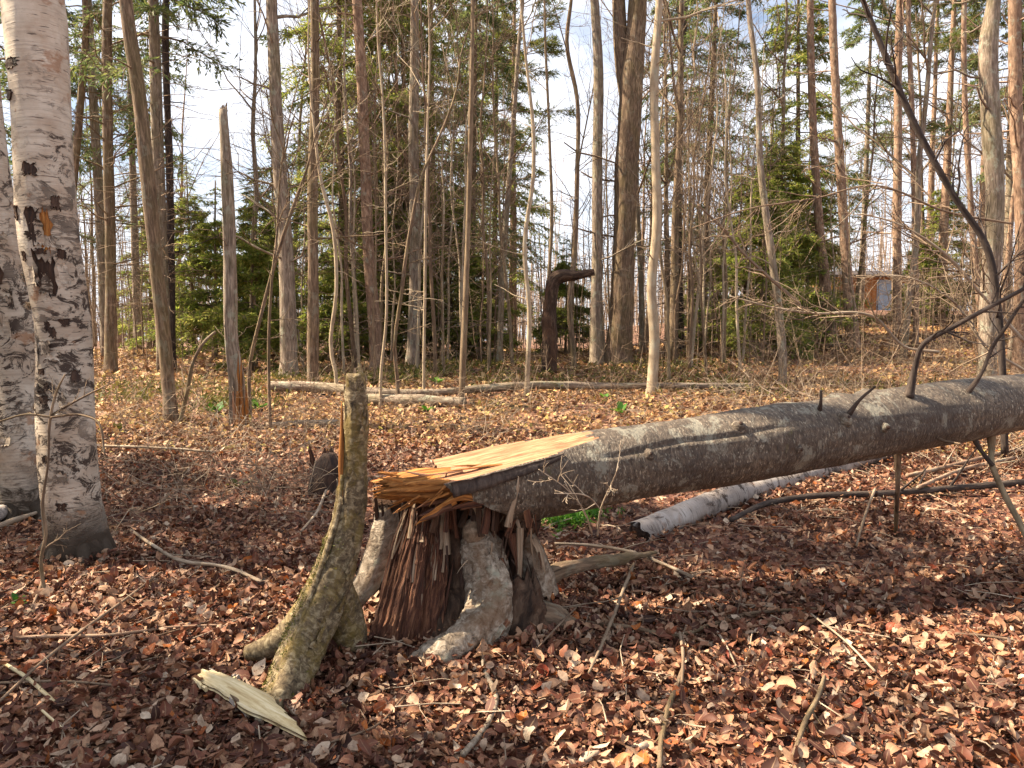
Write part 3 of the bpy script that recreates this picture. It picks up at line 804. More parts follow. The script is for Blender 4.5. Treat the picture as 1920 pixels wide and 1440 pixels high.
# ---- trunks of the middle distance: (name, label, path from the foot up, distance, bark, options)
TREES = [
 ('bare_tree', 'slim brown tree leaning left with a sunlit edge, foot among brush', [(325, 800, 28), (312, 690, 28), (298, 540, 30), (285, 400, 30), (262, 200, 28), (238, -10, 26)], 9.6, BARK_BROWN, dict(top=12, low=5)),
 ('bare_tree', 'straight mossy pole tree just beside the thick white birch', [(209, 712, 24), (207, 500, 22), (205, 250, 21), (202, -10, 19)], 15, BARK_BROWN, dict(top=15, low=26, nb=12)),
 ('bare_tree', 'slanting dark stem showing between the thick white birch and the mossy pole', [(112, 720, 18), (130, 420, 16), (148, 200, 15), (165, 40, 14)], 16, BARK_BROWN, dict(top=14, low=16)),
 ('bare_tree', 'thin dark stem close behind the slim leaning brown tree', [(322, 700, 17), (322, 520, 16), (318, 300, 15), (308, 60, 14)], 16, BARK_DARK, dict(top=15, low=18)),
 ('bare_tree', 'grey ridged tree with flared foot at the left of the thick pair', [(543, 712, 40), (541, 600, 36), (536, 480, 34), (524, 300, 29), (514, 120, 26), (510, -10, 24)], 14, BARK_GREY, dict(top=15, low=10, nb=14, start=0.35)),
 ('bare_tree', 'straight dark trunk standing beside the grey ridged tree', [(588, 716, 25), (588, 560, 24), (586, 330, 22), (590, 150, 20), (590, -10, 19)], 13, BARK_BROWN, dict(top=15, low=12)),
 ('sapling', 'crooked thin sapling bending like an S beside the straight dark trunk', [(632, 710, 9), (620, 660, 9), (630, 540, 8), (624, 430, 8), (600, 330, 7), (592, 260, 6)], 12, BARK_PALE, dict(top=7, low=5, sides=8)),
 ('pine_tree', 'reddish pine trunk rising above the broken snag', [(706, 704, 28), (704, 620, 27), (692, 480, 25), (684, 300, 24), (676, 120, 22), (668, -10, 20)], 16, BARK_PINE, dict(top=17, low=20, foliage=1)),
 ('bare_tree', 'smooth straight pinkish trunk right of the reddish pine', [(774, 694, 27), (777, 560, 25), (778, 430, 24), (775, 250, 22), (778, 100, 19), (778, -10, 18)], 17, BARK_GREY, dict(top=17, low=14, nb=12)),
 ('sapling', 'very thin pale sapling between reddish pine and pinkish trunk', [(714, 722, 7), (724, 600, 6), (724, 430, 6), (718, 200, 5), (708, 60, 4)], 11, BARK_PALE, dict(top=8, low=8, sides=6)),
 ('sapling', 'thin brown sapling whose top leans right across the pinkish trunk', [(745, 724, 9), (740, 650, 8), (752, 560, 8), (768, 440, 7), (792, 330, 6), (830, 240, 5)], 11, BARK_BROWN, dict(top=6.5, low=8, sides=6)),
 ('sapling', 'hair-thin pale sapling just right of the pinkish trunk', [(794, 704, 7), (796, 560, 6), (799, 400, 6), (802, 230, 5), (806, 100, 4)], 11.5, BARK_PALE, dict(top=8, low=10, sides=6)),
 ('sapling', 'straight olive sapling behind the left end of the split wood', [(866, 738, 14), (870, 640, 13), (876, 470, 12), (881, 300, 11), (885, 120, 9), (886, -10, 8)], 11, BARK_SAPLING, dict(top=10, low=6, sides=8)),
 ('sapling', 'wavy thin sapling left of the bright sky gap', [(988, 727, 11), (993, 600, 10), (984, 450, 9), (1000, 330, 8), (1000, 250, 8), (985, 100, 6), (976, -10, 5)], 11.5, BARK_PALE, dict(top=9.5, low=5, sides=8)),
 ('sapling', 'dark crooked sapling in front of the bright sky gap', [(1076, 684, 13), (1068, 570, 12), (1078, 470, 11), (1082, 330, 10), (1082, 180, 9), (1063, 80, 8), (1072, -10, 7)], 16, BARK_BROWN, dict(top=12, low=9, sides=8)),
 ('bare_tree', 'narrower trunk of the thick pair, sunlit on its left side', [(1119, 680, 34), (1118, 600, 25), (1120, 470, 23), (1120, 300, 23), (1122, 140, 21), (1114, -10, 18)], 18, BARK_GREY, dict(top=18, low=8, nb=14, start=0.45)),
 ('sapling', 'smooth pale sapling with a slight bend right of the thick pair', [(1222, 727, 24), (1228, 640, 22), (1222, 540, 20), (1232, 420, 20), (1230, 300, 19), (1226, 160, 18), (1236, -10, 16)], 12, BARK_PALE, dict(top=11, low=4, sides=14)),
 ('bare_tree', 'dark straight trunk behind the smooth pale sapling', [(1276, 650, 18), (1272, 480, 17), (1270, 250, 16), (1286, -10, 14)], 24, BARK_DARK, dict(top=18, low=14)),
 ('bare_tree', 'slim pinkish trunk leaning left before the dark evergreens', [(1468, 698, 19), (1462, 600, 18), (1445, 470, 17), (1428, 320, 15), (1418, 150, 13), (1405, -10, 11)], 13, BARK_GREY, dict(top=12, low=6)),
 ('pine_tree', 'pale orange pine trunk with flared foot on the rise', [(1556, 646, 34), (1550, 560, 24), (1538, 440, 19), (1526, 250, 16), (1518, -10, 14)], 22, BARK_PINE, dict(top=19, low=16, foliage=1)),
 ('pine_tree', 'greyer pine trunk close right of the pale orange pine', [(1597, 644, 32), (1592, 560, 24), (1584, 430, 20), (1568, 200, 18), (1562, -10, 15)], 21, BARK_PINE, dict(top=19, low=16, foliage=1)),
 ('pine_tree', 'straight pine trunk standing behind the forked branch of the log', [(1682, 622, 20), (1682, 500, 18), (1684, 300, 17), (1690, -10, 15)], 24, BARK_PINE, dict(top=19, low=18, foliage=1)),
 ('bare_tree', 'big light trunk near the picture edge, forking high up', [(1852, 664, 34), (1858, 560, 35), (1862, 400, 36), (1858, 200, 37), (1856, 80, 36), (1866, -10, 26)], 13, BARK_GREY, dict(top=14, low=10, nb=12)),
 ('bare_tree', 'reddish trunk cut by the picture edge behind the log', [(1912, 660, 26), (1910, 400, 26), (1906, 200, 25), (1902, -10, 23)], 15, BARK_PINE, dict(top=15, low=10)),
 ('pine_tree', 'slim pine left of the big forking trunk', [(1836, 652, 13), (1822, 400, 12), (1812, 200, 11), (1808, -10, 10)], 20, BARK_PINE, dict(top=16, low=14, foliage=1)),
 ('bare_tree', 'slender pinkish pole standing between straight pine and slim pine', [(1716, 640, 12), (1716, 450, 12), (1712, 250, 11), (1704, -10, 10)], 22, BARK_PINE, dict(top=16, low=12)),
 ('bare_tree', 'slender dark pole right of the dense centre evergreens', [(936, 690, 14), (940, 560, 13), (950, 400, 12), (965, 200, 10), (972, 90, 9)], 19, BARK_GREY, dict(top=13, low=12)),
 ('sapling', 'forked thin sapling inside the bright sky gap', [(1024, 690, 9), (1026, 560, 8), (1034, 430, 8), (1030, 250, 6), (1022, 60, 5)], 17, BARK_SAPLING, dict(top=13, low=8, nb=12, start=0.4, sides=7)),
 ('sapling', 'leaning thin sapling crossing from the grey ridged tree to the snapped pole', [(468, 698, 8), (492, 590, 8), (522, 470, 8), (556, 370, 7), (578, 310, 5)], 10.0, BARK_BROWN, dict(top=4.6, low=4, sides=8, nb=5)),
 ('sapling', 'thin stem beside the foot of the shattered pole', [(508, 800, 8), (506, 720, 7), (504, 640, 7), (512, 520, 6), (520, 430, 5)], 9.2, BARK_BROWN, dict(top=4.5, low=8, sides=6, nb=5)),
]
for k, (nm, lab, path, Y, mat, opt) in enumerate(TREES):
    opt = dict(opt)
    if opt.get('foliage') == 1: opt['foliage'] = NEEDLE_PINE; opt.setdefault('nb', 12); opt.setdefault('start', 0.45)
    make_tree(nm, lab, 'sapling' if nm == 'sapling' else 'tree', path, Y, mat, seed=10 + k, **opt)

# the thick forked trunk of the pair
rt, RP, RR = make_tree('bare_tree', 'thickest trunk of the pair, forking near the top', 'tree',
    [(1160, 680, 64), (1164, 600, 50), (1170, 440, 48), (1176, 300, 48), (1184, 150, 50), (1192, 60, 42), (1196, -10, 38)], 18, BARK_BROWN, top=18, low=6, nb=14, start=0.5, seed=60, sides=18)
mb = MB(); p, r = path3([(1178, 200, 30), (1166, 110, 26), (1160, 0, 24), (1154, -160, 18), (1150, -330, 6)], 18.1); tube(mb, p, r, 12, 24, lump=.06, seed=61); mb.build('limb', BARK_BROWN, rt)

# the snapped pole with a splintered foot
def splinter_mesh(rng, p0, p1, w, t, taper=0.25, rows=5, side=None):
    """a torn sliver of wood from p0 (broad) to p1 (point)"""
    p0 = np.asarray(p0, float); p1 = np.asarray(p1, float)
    d = p1 - p0; L = np.linalg.norm(d); d = d / L
    a = unit(np.cross(d, np.array([0, 1.0, 0.15]))) if side is None else unit(np.asarray(side, float)); b = np.cross(d, a)
    V = []; Bc = []
    bow = rng.normal(0, 0.03) * L
    for k in range(rows):
        s = k / (rows - 1); f = (1 - s) + s * taper if k < rows - 1 else taper * 0.25
        ww = w * f * rng.uniform(0.8, 1.2) / 2; tt = t * f * rng.uniform(0.75, 1.25) / 2
        c = p0 + d * L * s + a * bow * math.sin(math.pi * s) + a * rng.normal(0, w * 0.06) + b * rng.normal(0, t * 0.06)
        for (u, v) in ((-1, -0.6), (0.1, -1.1), (1, -0.5), (0.8, 0.8), (-0.7, 0.9)):
            V.append(c + a * ww * u + b * tt * v); Bc.append((u * ww + rng.normal(0, .002), v * tt, s * L))
    n = 5; Q = []; T = []
    for k in range(rows - 1):
        for j in range(n): Q.append((k * n + j, k * n + (j + 1) % n, (k + 1) * n + (j + 1) % n, (k + 1) * n + j))
    for j in range(1, n - 1): T.append((0, j + 1, j)); T.append(((rows - 1) * n, (rows - 1) * n + j, (rows - 1) * n + j + 1))
    return np.array(V), Q, T, np.array(Bc) + rng.uniform(0, 3)

def splinter(parent, rng, p0, p1, w, t, mat, taper=0.25, name='splinter', side=None):
    v, q, tr, b = splinter_mesh(rng, p0, p1, w, t, taper, side=side)
    m = MB(); m.add(v, q, tr, b); return m.build(name, mat, parent, smooth=False)

rng = np.random.default_rng(77)
Y = 9.6
ft = hit(452, 782)
sp = empty('snapped_tree', (ft[0], ft[1], ft[2]), 'tall snapped pole with no crown, pale stripped wood at its shattered foot', 'dead tree')
mb = MB(); p, r = path3([(447, 800, 34), (444, 720, 30), (434, 640, 26), (432, 560, 25), (429, 400, 23), (424, 300, 20), (418, 206, 16)], Y)
p[0][2] = ft[2] - .1; tube(mb, p, r, 14, 40, lump=.08, lfreq=6, seed=4); mb.build('trunk', BARK_GREY, sp)
for k in range(6):
    a = W(414 + k * 2.0, 208, Y + rng.normal(0, .03)); splinter(sp, rng, a, a + np.array([rng.normal(0, .02), 0, rng.uniform(.03, .12)]), .03, .03, WOOD_GREY)
for k in range(9):
    x = rng.uniform(436, 464); a = W(x, 775, Y - 0.12 + rng.normal(0, .05)); a[2] = ft[2] - .03
    splinter(sp, rng, a, W(x + rng.uniform(-8, 6), rng.uniform(630, 740), Y - .09 + rng.normal(0, .04)), .055, .05, (WOOD_GREY, WOOD_ORANGE, WOOD_PALE)[k % 3])
P0 = p[None, ::1]; q, qr = offshoots(rng, P0, np.full((1, len(p)), .02), 7, .15, .9, 1.3, .16, 5, .1, .15, .35, .005)
for k in range(len(q)):
    tw = MB(); tubes(tw, q[k:k + 1], qr[k:k + 1], 4); q2, r2 = offshoots(rng, q[k:k + 1], qr[k:k + 1], 4, .2, 1, .8, .5, 3, .05, .1, .6, .003); tubes(tw, q2, r2, 3); tw.build('dead_branch', TWIG, sp)

# the dark hooked snag
Y = 15
ft = hit(1031, 684)
hs = empty('dead_snag', W(1031, 684, Y), 'dark rotten snag bent over like a hook', 'dead tree')
mb = MB(); p, r = path3([(1030, 700, 30), (1030, 640, 27), (1032, 570, 26), (1033, 545, 27), (1040, 524, 26), (1056, 518, 23), (1082, 516, 19), (1114, 510, 14)], Y)
tube(mb, p, r, 12, 40, lump=.22, lfreq=9, rough=.01, seed=8); mb.build('trunk', BARK_ROT, hs)
for k in range(4):
    a = W(1060 + k * 12, 522, Y); splinter(hs, rng, a, a + np.array([rng.normal(0.03, .04), 0, -rng.uniform(.1, .3)]), .04, .03, WOOD_GREY)
for k in range(3):
    a = W(1036 + k * 8, 525, Y); splinter(hs, rng, a, a + np.array([rng.normal(0, .05), 0, rng.uniform(.1, .22)]), .06, .05, WOOD_DARK)

# little torn pale stump on the rise
ft = hit(1330, 640)
ts = empty('torn_stump', ft, 'small torn pale stump far behind the smooth pale sapling', 'stump')
mb = MB(); c = np.array(ft); tube(mb, [c - [0, 0, .2], c + [0, 0, .25], c + [0.02, 0, .5]], [.22, .18, .15], 10, 8, lump=.15, seed=3); mb.build('base', BARK_BROWN, ts)
for k in range(7):
    a = c + np.array([rng.normal(0, .09), rng.normal(0, .06), .35]); splinter(ts, rng, a, a + np.array([rng.normal(.05, .08), 0, rng.uniform(.3, 1.0)]), .10, .06, WOOD_PALE if k % 2 else WOOD_GREY)
# ------------------------------------------------------------------ the fallen trunk
LOGR0, LOGR1 = 0.205, 0.185
La = W(822, 924, 3.78); Lb = W(1920, 753, 5.05)
Ld = unit(Lb - La); Lup = unit(np.array([0, 0, 1.0]) - Ld * Ld[2]); Lside = np.cross(Lup, Ld)      # Lside points to the camera
LL = np.linalg.norm(Lb - La)
lroot = empty('fallen_tree', (Lb[0], Lb[1], float(terr(Lb[0], Lb[1]))), 'large fallen grey-brown tree trunk split open at its broken end', 'fallen tree')
if Lside @ np.array([0, -1.0, 0]) < 0: Lside = -Lside
nA, nR = 96, 190
Ltot = LL + 5.0
s = np.concatenate([np.linspace(0, 1.3, 70), np.linspace(1.33, Ltot, nR - 70)])
th = np.linspace(0, 2 * np.pi, nA, endpoint=False) + np.pi / 2       # starts at the top
R = np.interp(s, [0, 1.0, LL, Ltot], [0.20, LOGR0, LOGR1, 0.13])
cu, cs_ = np.sin(th), np.cos(th)
bc = np.stack([cs_[None] * R[:, None], cu[None] * R[:, None], np.repeat(s[:, None], nA, 1)], -1)
rr = R[:, None] * (1 + 0.05 * fnoise(bc * np.array([1, 1, .5]), 5, 4)) + 0.004 * fnoise(bc * np.array([1, 1, .6]), 38, 5)
# long drying crack along the upper flank, and swellings where branches leave the stem
ca = 0.62 + 0.05 * np.sin(s * 3.1) + 0.03 * np.sin(s * 9)
crk = np.exp(-((((th[None] - np.pi / 2 - (2 * np.pi - ca[:, None] - 0.45) + np.pi) % (2 * np.pi)) - np.pi) / 0.05) ** 2) * (sstep((s - 0.7) / 0.3) * sstep((2.2 - s) / 0.6))[:, None]
rr = rr - 0.016 * crk
for (sb_, ab_, hb_) in ((2.06, 1.1, .02), (2.16, 0.7, .02), (2.42, 1.35, .035), (2.66, 1.2, .028), (1.2, .5, .012), (1.75, -.3, .015), (0.9, -.6, .012)):
    rr = rr + hb_ * np.exp(-((s[:, None] - sb_) / .07) ** 2 - (((np.pi - ab_ - th[None] + np.pi) % (2 * np.pi) - np.pi) / .3) ** 2)
U = cu[None] * rr; Sd = cs_[None] * rr
along = np.repeat(s[:, None], nA, 1)
# slanting break: the lower part ends farther along than the upper part
low = np.clip((0.03 - U) / 0.23, 0, 1) ** 0.7
brk = 0.36 * low + 0.05 * fnoise(bc * np.array([1, 1, 0.0]), 14, 9) * (1 - 0.5 * low)
fade = np.clip(1 - s / 0.9, 0, 1)[:, None]
along = along + brk * fade
# the split: the top of the trunk is torn away along the grain as far as s1
s1 = 0.84
xs = along
hcut = np.where(xs < s1, 0.115 + 0.08 * (np.clip(xs, 0, s1) / s1) ** 1.2, 0.195 + (xs - s1) * 1.2)
hc = hcut - 0.20 * (Sd + 0.03) * np.clip((s1 + .25 - xs) / .5, 0, 1) + 0.006 * fnoise(np.stack([Sd * 60, xs * 2.0, xs * 0], -1), 1.0, 6) + 0.012 * fnoise(np.stack([Sd * 14, xs * 3, xs * 0], -1), 1.0, 7)
cut = U > hc
U = np.where(cut, hc, U)
V = La + Ld * along[..., None] + Lup * U[..., None] + Lside * Sd[..., None]
i, j = np.meshgrid(np.arange(nR - 1), np.arange(nA), indexing='ij'); j2 = (j + 1) % nA
q = np.stack([i * nA + j, i * nA + j2, (i + 1) * nA + j2, (i + 1) * nA + j], -1).reshape(-1, 4)
cf = cut.ravel(); mi = (cf[q].sum(1) >= 3).astype(int)
mb = MB()
bco = np.stack([Sd, U, along], -1)
mb.add(V.reshape(-1, 3), q, None, bco.reshape(-1, 3), m=mi)
# torn end face
cen = La + Ld * 0.34 - Lup * 0.03
ev = np.concatenate([V[0], [cen]]); eb = np.concatenate([bco[0], [[0, 0, 0]]])
m0 = mb.n; mb.add(ev, None, [(nA, k, (k + 1) % nA) for k in range(nA)], eb, m=2)
trunk = mb.build('trunk', [LOG_BARK, WOOD_PALE, WOOD_DARK], lroot)
# orange slivers at the broken end
rng = np.random.default_rng(31)
def torn(parent, rows, mat, seed, ridge=.012):
    """solid mass of torn fibres: rows (along, half width, top, bottom)"""
    rng = np.random.default_rng(seed); n = 40; nr = 22
    rows = np.array(rows, float); t = np.linspace(0, 1, len(rows)); tv = np.linspace(0, 1, nr)
    rw = np.stack([np.interp(tv, t, rows[:, c]) for c in range(4)], -1)
    th_ = np.linspace(0, 2 * np.pi, n, endpoint=False); rg = rng.uniform(-1, 1, n); ex = rng.uniform(-.06, .03, n)
    V = np.zeros((nr, n, 3)); Bc = np.zeros((nr, n, 3))
    for a in range(nr):
        al, hw_, tp_, bt_ = rw[a]; cz_ = (tp_ + bt_) / 2; hh = (tp_ - bt_) / 2
        k = 1 + rg * ridge / .05 * .5 + .1 * np.sin(6 * tv[a] + rg * 9)
        sd_ = np.cos(th_) * hw_ * k; uu_ = cz_ + np.sin(th_) * hh * k
        xx_ = al + ex * (1 - tv[a]) ** 2
        V[a] = La + Ld * xx_[:, None] + Lup * uu_[:, None] + Lside * sd_[:, None]; Bc[a] = np.stack([sd_, uu_, xx_], -1)
    i_, j_ = np.meshgrid(np.arange(nr - 1), np.arange(n), indexing='ij'); j2_ = (j_ + 1) % n
    q_ = np.stack([i_ * n + j_, i_ * n + j2_, (i_ + 1) * n + j2_, (i_ + 1) * n + j_], -1).reshape(-1, 4)
    m_ = MB(); v_ = np.concatenate([V.reshape(-1, 3), [V[0].mean(0) + Ld * .05]]); m_.add(v_, q_, [(nr * n, (k + 1) % n, k) for k in range(n)], np.concatenate([Bc.reshape(-1, 3), [[0, 0, 0]]]))
    return m_.build('torn_wood', mat, parent)
torn(trunk, [(-.26, .085, .10, .03), (-.17, .12, .115, .0), (-.06, .145, .118, -.035), (.06, .155, .108, -.03), (.16, .15, .10, .0), (.3, .12, .09, .02)], WOOD_ORANGE, 41)
for k in range(44):
    sd = rng.uniform(-0.16, 0.17); u = rng.uniform(-0.07, 0.058)
    st0 = rng.uniform(-.22, .02)
    a = La + Ld * st0 + Lup * (u * .8 + .058) + Lside * sd * (1 + st0)
    L = rng.uniform(0.05, 0.15)
    b = a - Ld * L + Lup * (rng.normal(-0.01, 0.02) + 0.6 * u) + Lside * (rng.normal(0, 0.02) + sd * 0.25)
    splinter(trunk, rng, a, b, rng.uniform(.006, .032), rng.uniform(.006, .02), WOOD_ORANGE if rng.random() < .85 else WOOD_PALE, 0.3, side=Lside)
for k in range(5):     # long slivers lying along the split face
    sd = rng.uniform(-.13, .12); a = La + Ld * rng.uniform(.1, .4) + Lup * .112 + Lside * sd
    splinter(trunk, rng, a, a - Ld * rng.uniform(.15, .35) + Lup * rng.uniform(-.005, .02), rng.uniform(.02, .04), .012, WOOD_PALE if k % 2 else WOOD_ORANGE, .3, side=Lside)
for k in range(12):      # ragged red chips hanging below the break
    sd = rng.uniform(-0.05, 0.2); a = La + Ld * rng.uniform(0.0, 0.2) + Lup * rng.uniform(-.06, .02) + Lside * sd
    splinter(trunk, rng, a, a - Ld * rng.uniform(.08, .2) - Lup * rng.uniform(0.0, .09), .04, .02, WOOD_ORANGE if k % 2 else WOOD_RED, .3)
# strip of bark lifted along the crack under the split face
cr = MB(); ns = 26; st = np.linspace(0.02, 0.60, ns)
G = np.zeros((2, 4, ns, 3))
for k in range(ns):
    hmid = 0.115 + 0.08 * (min(st[k], s1) / s1) ** 1.2
    for v in range(4):
        uu = hmid - 0.20 * .17 * min(1, (s1 + .25 - st[k]) / .5) - 0.002 - v / 3 * (0.062 * (1 - (st[k] / .66) ** 2) + 0.004) + rng.normal(0, .0015)
        x = math.sqrt(max(0.205 ** 2 - uu ** 2, 0.01)) + 0.014 - 0.004 * (v == 3)
        for o_ in (0, 1): G[o_, v, k] = La + Ld * st[k] + Lup * uu + Lside * (x - o_ * 0.012)
n0 = 4 * ns; A, Bq = np.meshgrid(np.arange(3), np.arange(ns - 1), indexing='ij')
f = np.stack([A * ns + Bq, A * ns + Bq + 1, (A + 1) * ns + Bq + 1, (A + 1) * ns + Bq], -1).reshape(-1, 4)
e1 = [(k, k + 1, n0 + k + 1, n0 + k) for k in range(ns - 1)] + [(3 * ns + k, 3 * ns + k + 1, n0 + 3 * ns + k + 1, n0 + 3 * ns + k) for k in range(ns - 1)]
cr.add(G.reshape(-1, 3), np.concatenate([f, f + n0, e1])); cr.build('bark_strip', BARK_DARK, trunk)

rng = np.random.default_rng(55)
for (sk, ak, rk) in ((1.05, .35, .022), (1.62, .75, .028), (1.95, -.1, .02), (2.3, .5, .024), (2.55, .1, .02)):
    nrm = Lup * math.sin(ak) + Lside * math.cos(ak); c = La + Ld * sk + nrm * .19
    mb = MB(); tube(mb, [c - nrm * .03, c + nrm * .012, c + nrm * .03, c + nrm * .038], [rk * 1.9, rk * 1.5, rk, rk * .5], 14, 12, lump=.25, lfreq=40, rough=.003, rfreq=90, seed=int(sk * 100)); mb.build('knot', LOG_BARK, trunk)
    mb = MB(); tube(mb, [c + nrm * .03, c + nrm * .043], [rk * .62, rk * .35], 8, 4, lump=.3, lfreq=60, seed=int(sk * 90)); mb.build('knot_core', WOOD_DARK, trunk)

def limb(parent, name, pix, mat, Ys=None, n=8, twigs_=0, seed=0, rings=None, lump=.1, tl=.35):
    """branch through pixels (px, py, width, distance)"""
    rng = np.random.default_rng(seed)
    p = np.array([W(a, b, y) for (a, b, w, y) in pix]); r = np.array([w * .5 * pxm(y) for (a, b, w, y) in pix])
    if name == 'stem' and twigs_ == 0: r = r * .65; p[1:] += rng.normal(0, .025, p[1:].shape)
    if name.startswith('branch'): r = r * .70; r[0] *= 1.6; p[1:] += rng.normal(0, .012 if len(p) > 3 else .003, p[1:].shape)
    mb = MB(); P, R = tube(mb, p, r, n, rings or max(14, len(pix) * 9), lump=lump * 1.6, lfreq=11, seed=seed)
    if twigs_:
        q, qr = offshoots(rng, P[None], R[None], twigs_, .15, .98, .9, tl, 5, .05, .12, .5, .003); tubes(mb, q, qr, 4)
        q2, r2 = offshoots(rng, q, qr, 3, .25, .95, .7, .55, 3, .02, .1, .6, .002); tubes(mb, q2, r2, 3)
    return mb.build(name, mat, parent)
limb(lroot, 'branch', [(1704, 745, 16, 4.62), (1716, 690, 14, 4.6), (1736, 650, 13, 4.55), (1790, 615, 12, 4.5), (1850, 580, 12, 4.45), (1930, 535, 11, 4.4), (2010, 480, 8, 4.35)], BARK_DARK, seed=1, twigs_=9, tl=.28)
limb(lroot, 'branch', [(1802, 752, 11, 4.76), (1840, 695, 10, 4.7), (1872, 660, 10, 4.66), (1892, 610, 10, 4.6), (1930, 555, 9, 4.55), (1990, 500, 6, 4.5)], BARK_DARK, seed=2, twigs_=8, tl=.28)
limb(lroot, 'branch_stub', [(1535, 775, 11, 4.4), (1536, 755, 10, 4.36), (1540, 732, 8, 4.33)], BARK_DARK, seed=3)
limb(lroot, 'branch_stub', [(1588, 782, 10, 4.42), (1612, 752, 8, 4.35), (1640, 724, 6, 4.3)], BARK_DARK, seed=4)
limb(lroot, 'branch', [(1683, 838, 13, 4.9), (1684, 900, 13, 5.0), (1681, 960, 12, 5.2), (1680, 1006, 10, 5.5)], BARK_BROWN, seed=5)
limb(lroot, 'branch', [(1858, 800, 18, 4.95), (1860, 835, 16, 4.9), (1862, 870, 17, 4.85), (1880, 920, 16, 4.75), (1915, 985, 15, 4.6), (1950, 1060, 13, 4.4)], BARK_SAPLING, seed=6)
limb(lroot, 'branch', [(1820, 810, 11, 4.9), (1840, 845, 11, 4.85), (1862, 872, 12, 4.83)], BARK_DARK, seed=7)
limb(lroot, 'branch', [(1730, 805, 9, 4.72), (1770, 825, 8, 4.6), (1800, 832, 5, 4.5)], BARK_BROWN, seed=8)

# bare twiggy shrub in front of the fallen trunk
g = hit(1120, 1020)
tg = empty('bare_shrub', g, 'tiny bare pale shrub in front of the fallen trunk', 'shrub')
for k, pix in enumerate(([(1120, 1005, 4, 3.75), (1128, 950, 3.5, 3.6), (1150, 900, 3, 3.5), (1160, 875, 2, 3.45)], [(1110, 1000, 4, 3.7), (1090, 950, 3, 3.55), (1060, 915, 2.5, 3.5), (1010, 880, 2, 3.45)], [(1130, 960, 3, 3.6), (1100, 930, 3, 3.5), (1040, 925, 2, 3.4)])):
    limb(tg, 'stem', pix, TWIG_PALE, n=5, twigs_=5, seed=40 + k, tl=.5)

# ------------------------------------------------------------------ the fallen white birch on the ground
p1, p2 = hit(1195, 1012), hit(1610, 875)
fb = empty('fallen_birch', (p1 + p2) / 2, 'fallen white birch stem lying below the large trunk', 'log')
mb = MB(); up = np.array([0, 0, 1.0]); pp = [p1 + up * .035, p1 * .7 + p2 * .3 + up * .085, p1 * .35 + p2 * .65 + up * .06, p2 + up * .07, p2 * 1.25 - p1 * .25 + up * .06]
P_, R_ = tube(mb, pp, [.088, .09, .09, .08, .07], 28, 90, lump=.09, lfreq=6, rough=.004, rfreq=30, seed=5, cap=False); jr = np.random.default_rng(2); vv = mb.V[-1]; jn = np.convolve(np.tile(jr.normal(0, .09, 28), 3), [.25, .5, .25], 'same')[28:56]; vv[:28] += unit(p2 - p1) * jn[:, None]; vv[28:56] += unit(p2 - p1) * jn[:, None] * .5; mb.build('trunk', BIRCH_LOG, fb)
mb = MB(); d = unit(p2 - p1); tube(mb, [pp[0] + d * .02, pp[0] + d * .10], [.075, .05], 14, 5, lump=.15, seed=4); mb.build('rotten_core', WOOD_DARK, fb)
rng = np.random.default_rng(3)
for k in range(7):
    a = pp[0] + d * rng.uniform(.1, 1.2) + np.array([rng.normal(0, .03), -.06, rng.uniform(.0, .07)]); splinter(fb, rng, a, a - d * rng.uniform(.06, .2) + up * rng.uniform(.01, .05), .06, .008, BIRCH_LOG, .6, 'bark_flake')
for k, t in enumerate((.16, .42, .6)):
    a = pp[0] + (pp[3] - pp[0]) * t + np.array([0, -.075, .045]); splinter(fb, rng, a, a + d * .12 - up * .02, .06, .02, WOOD_DARK, .4, 'dark_scar')

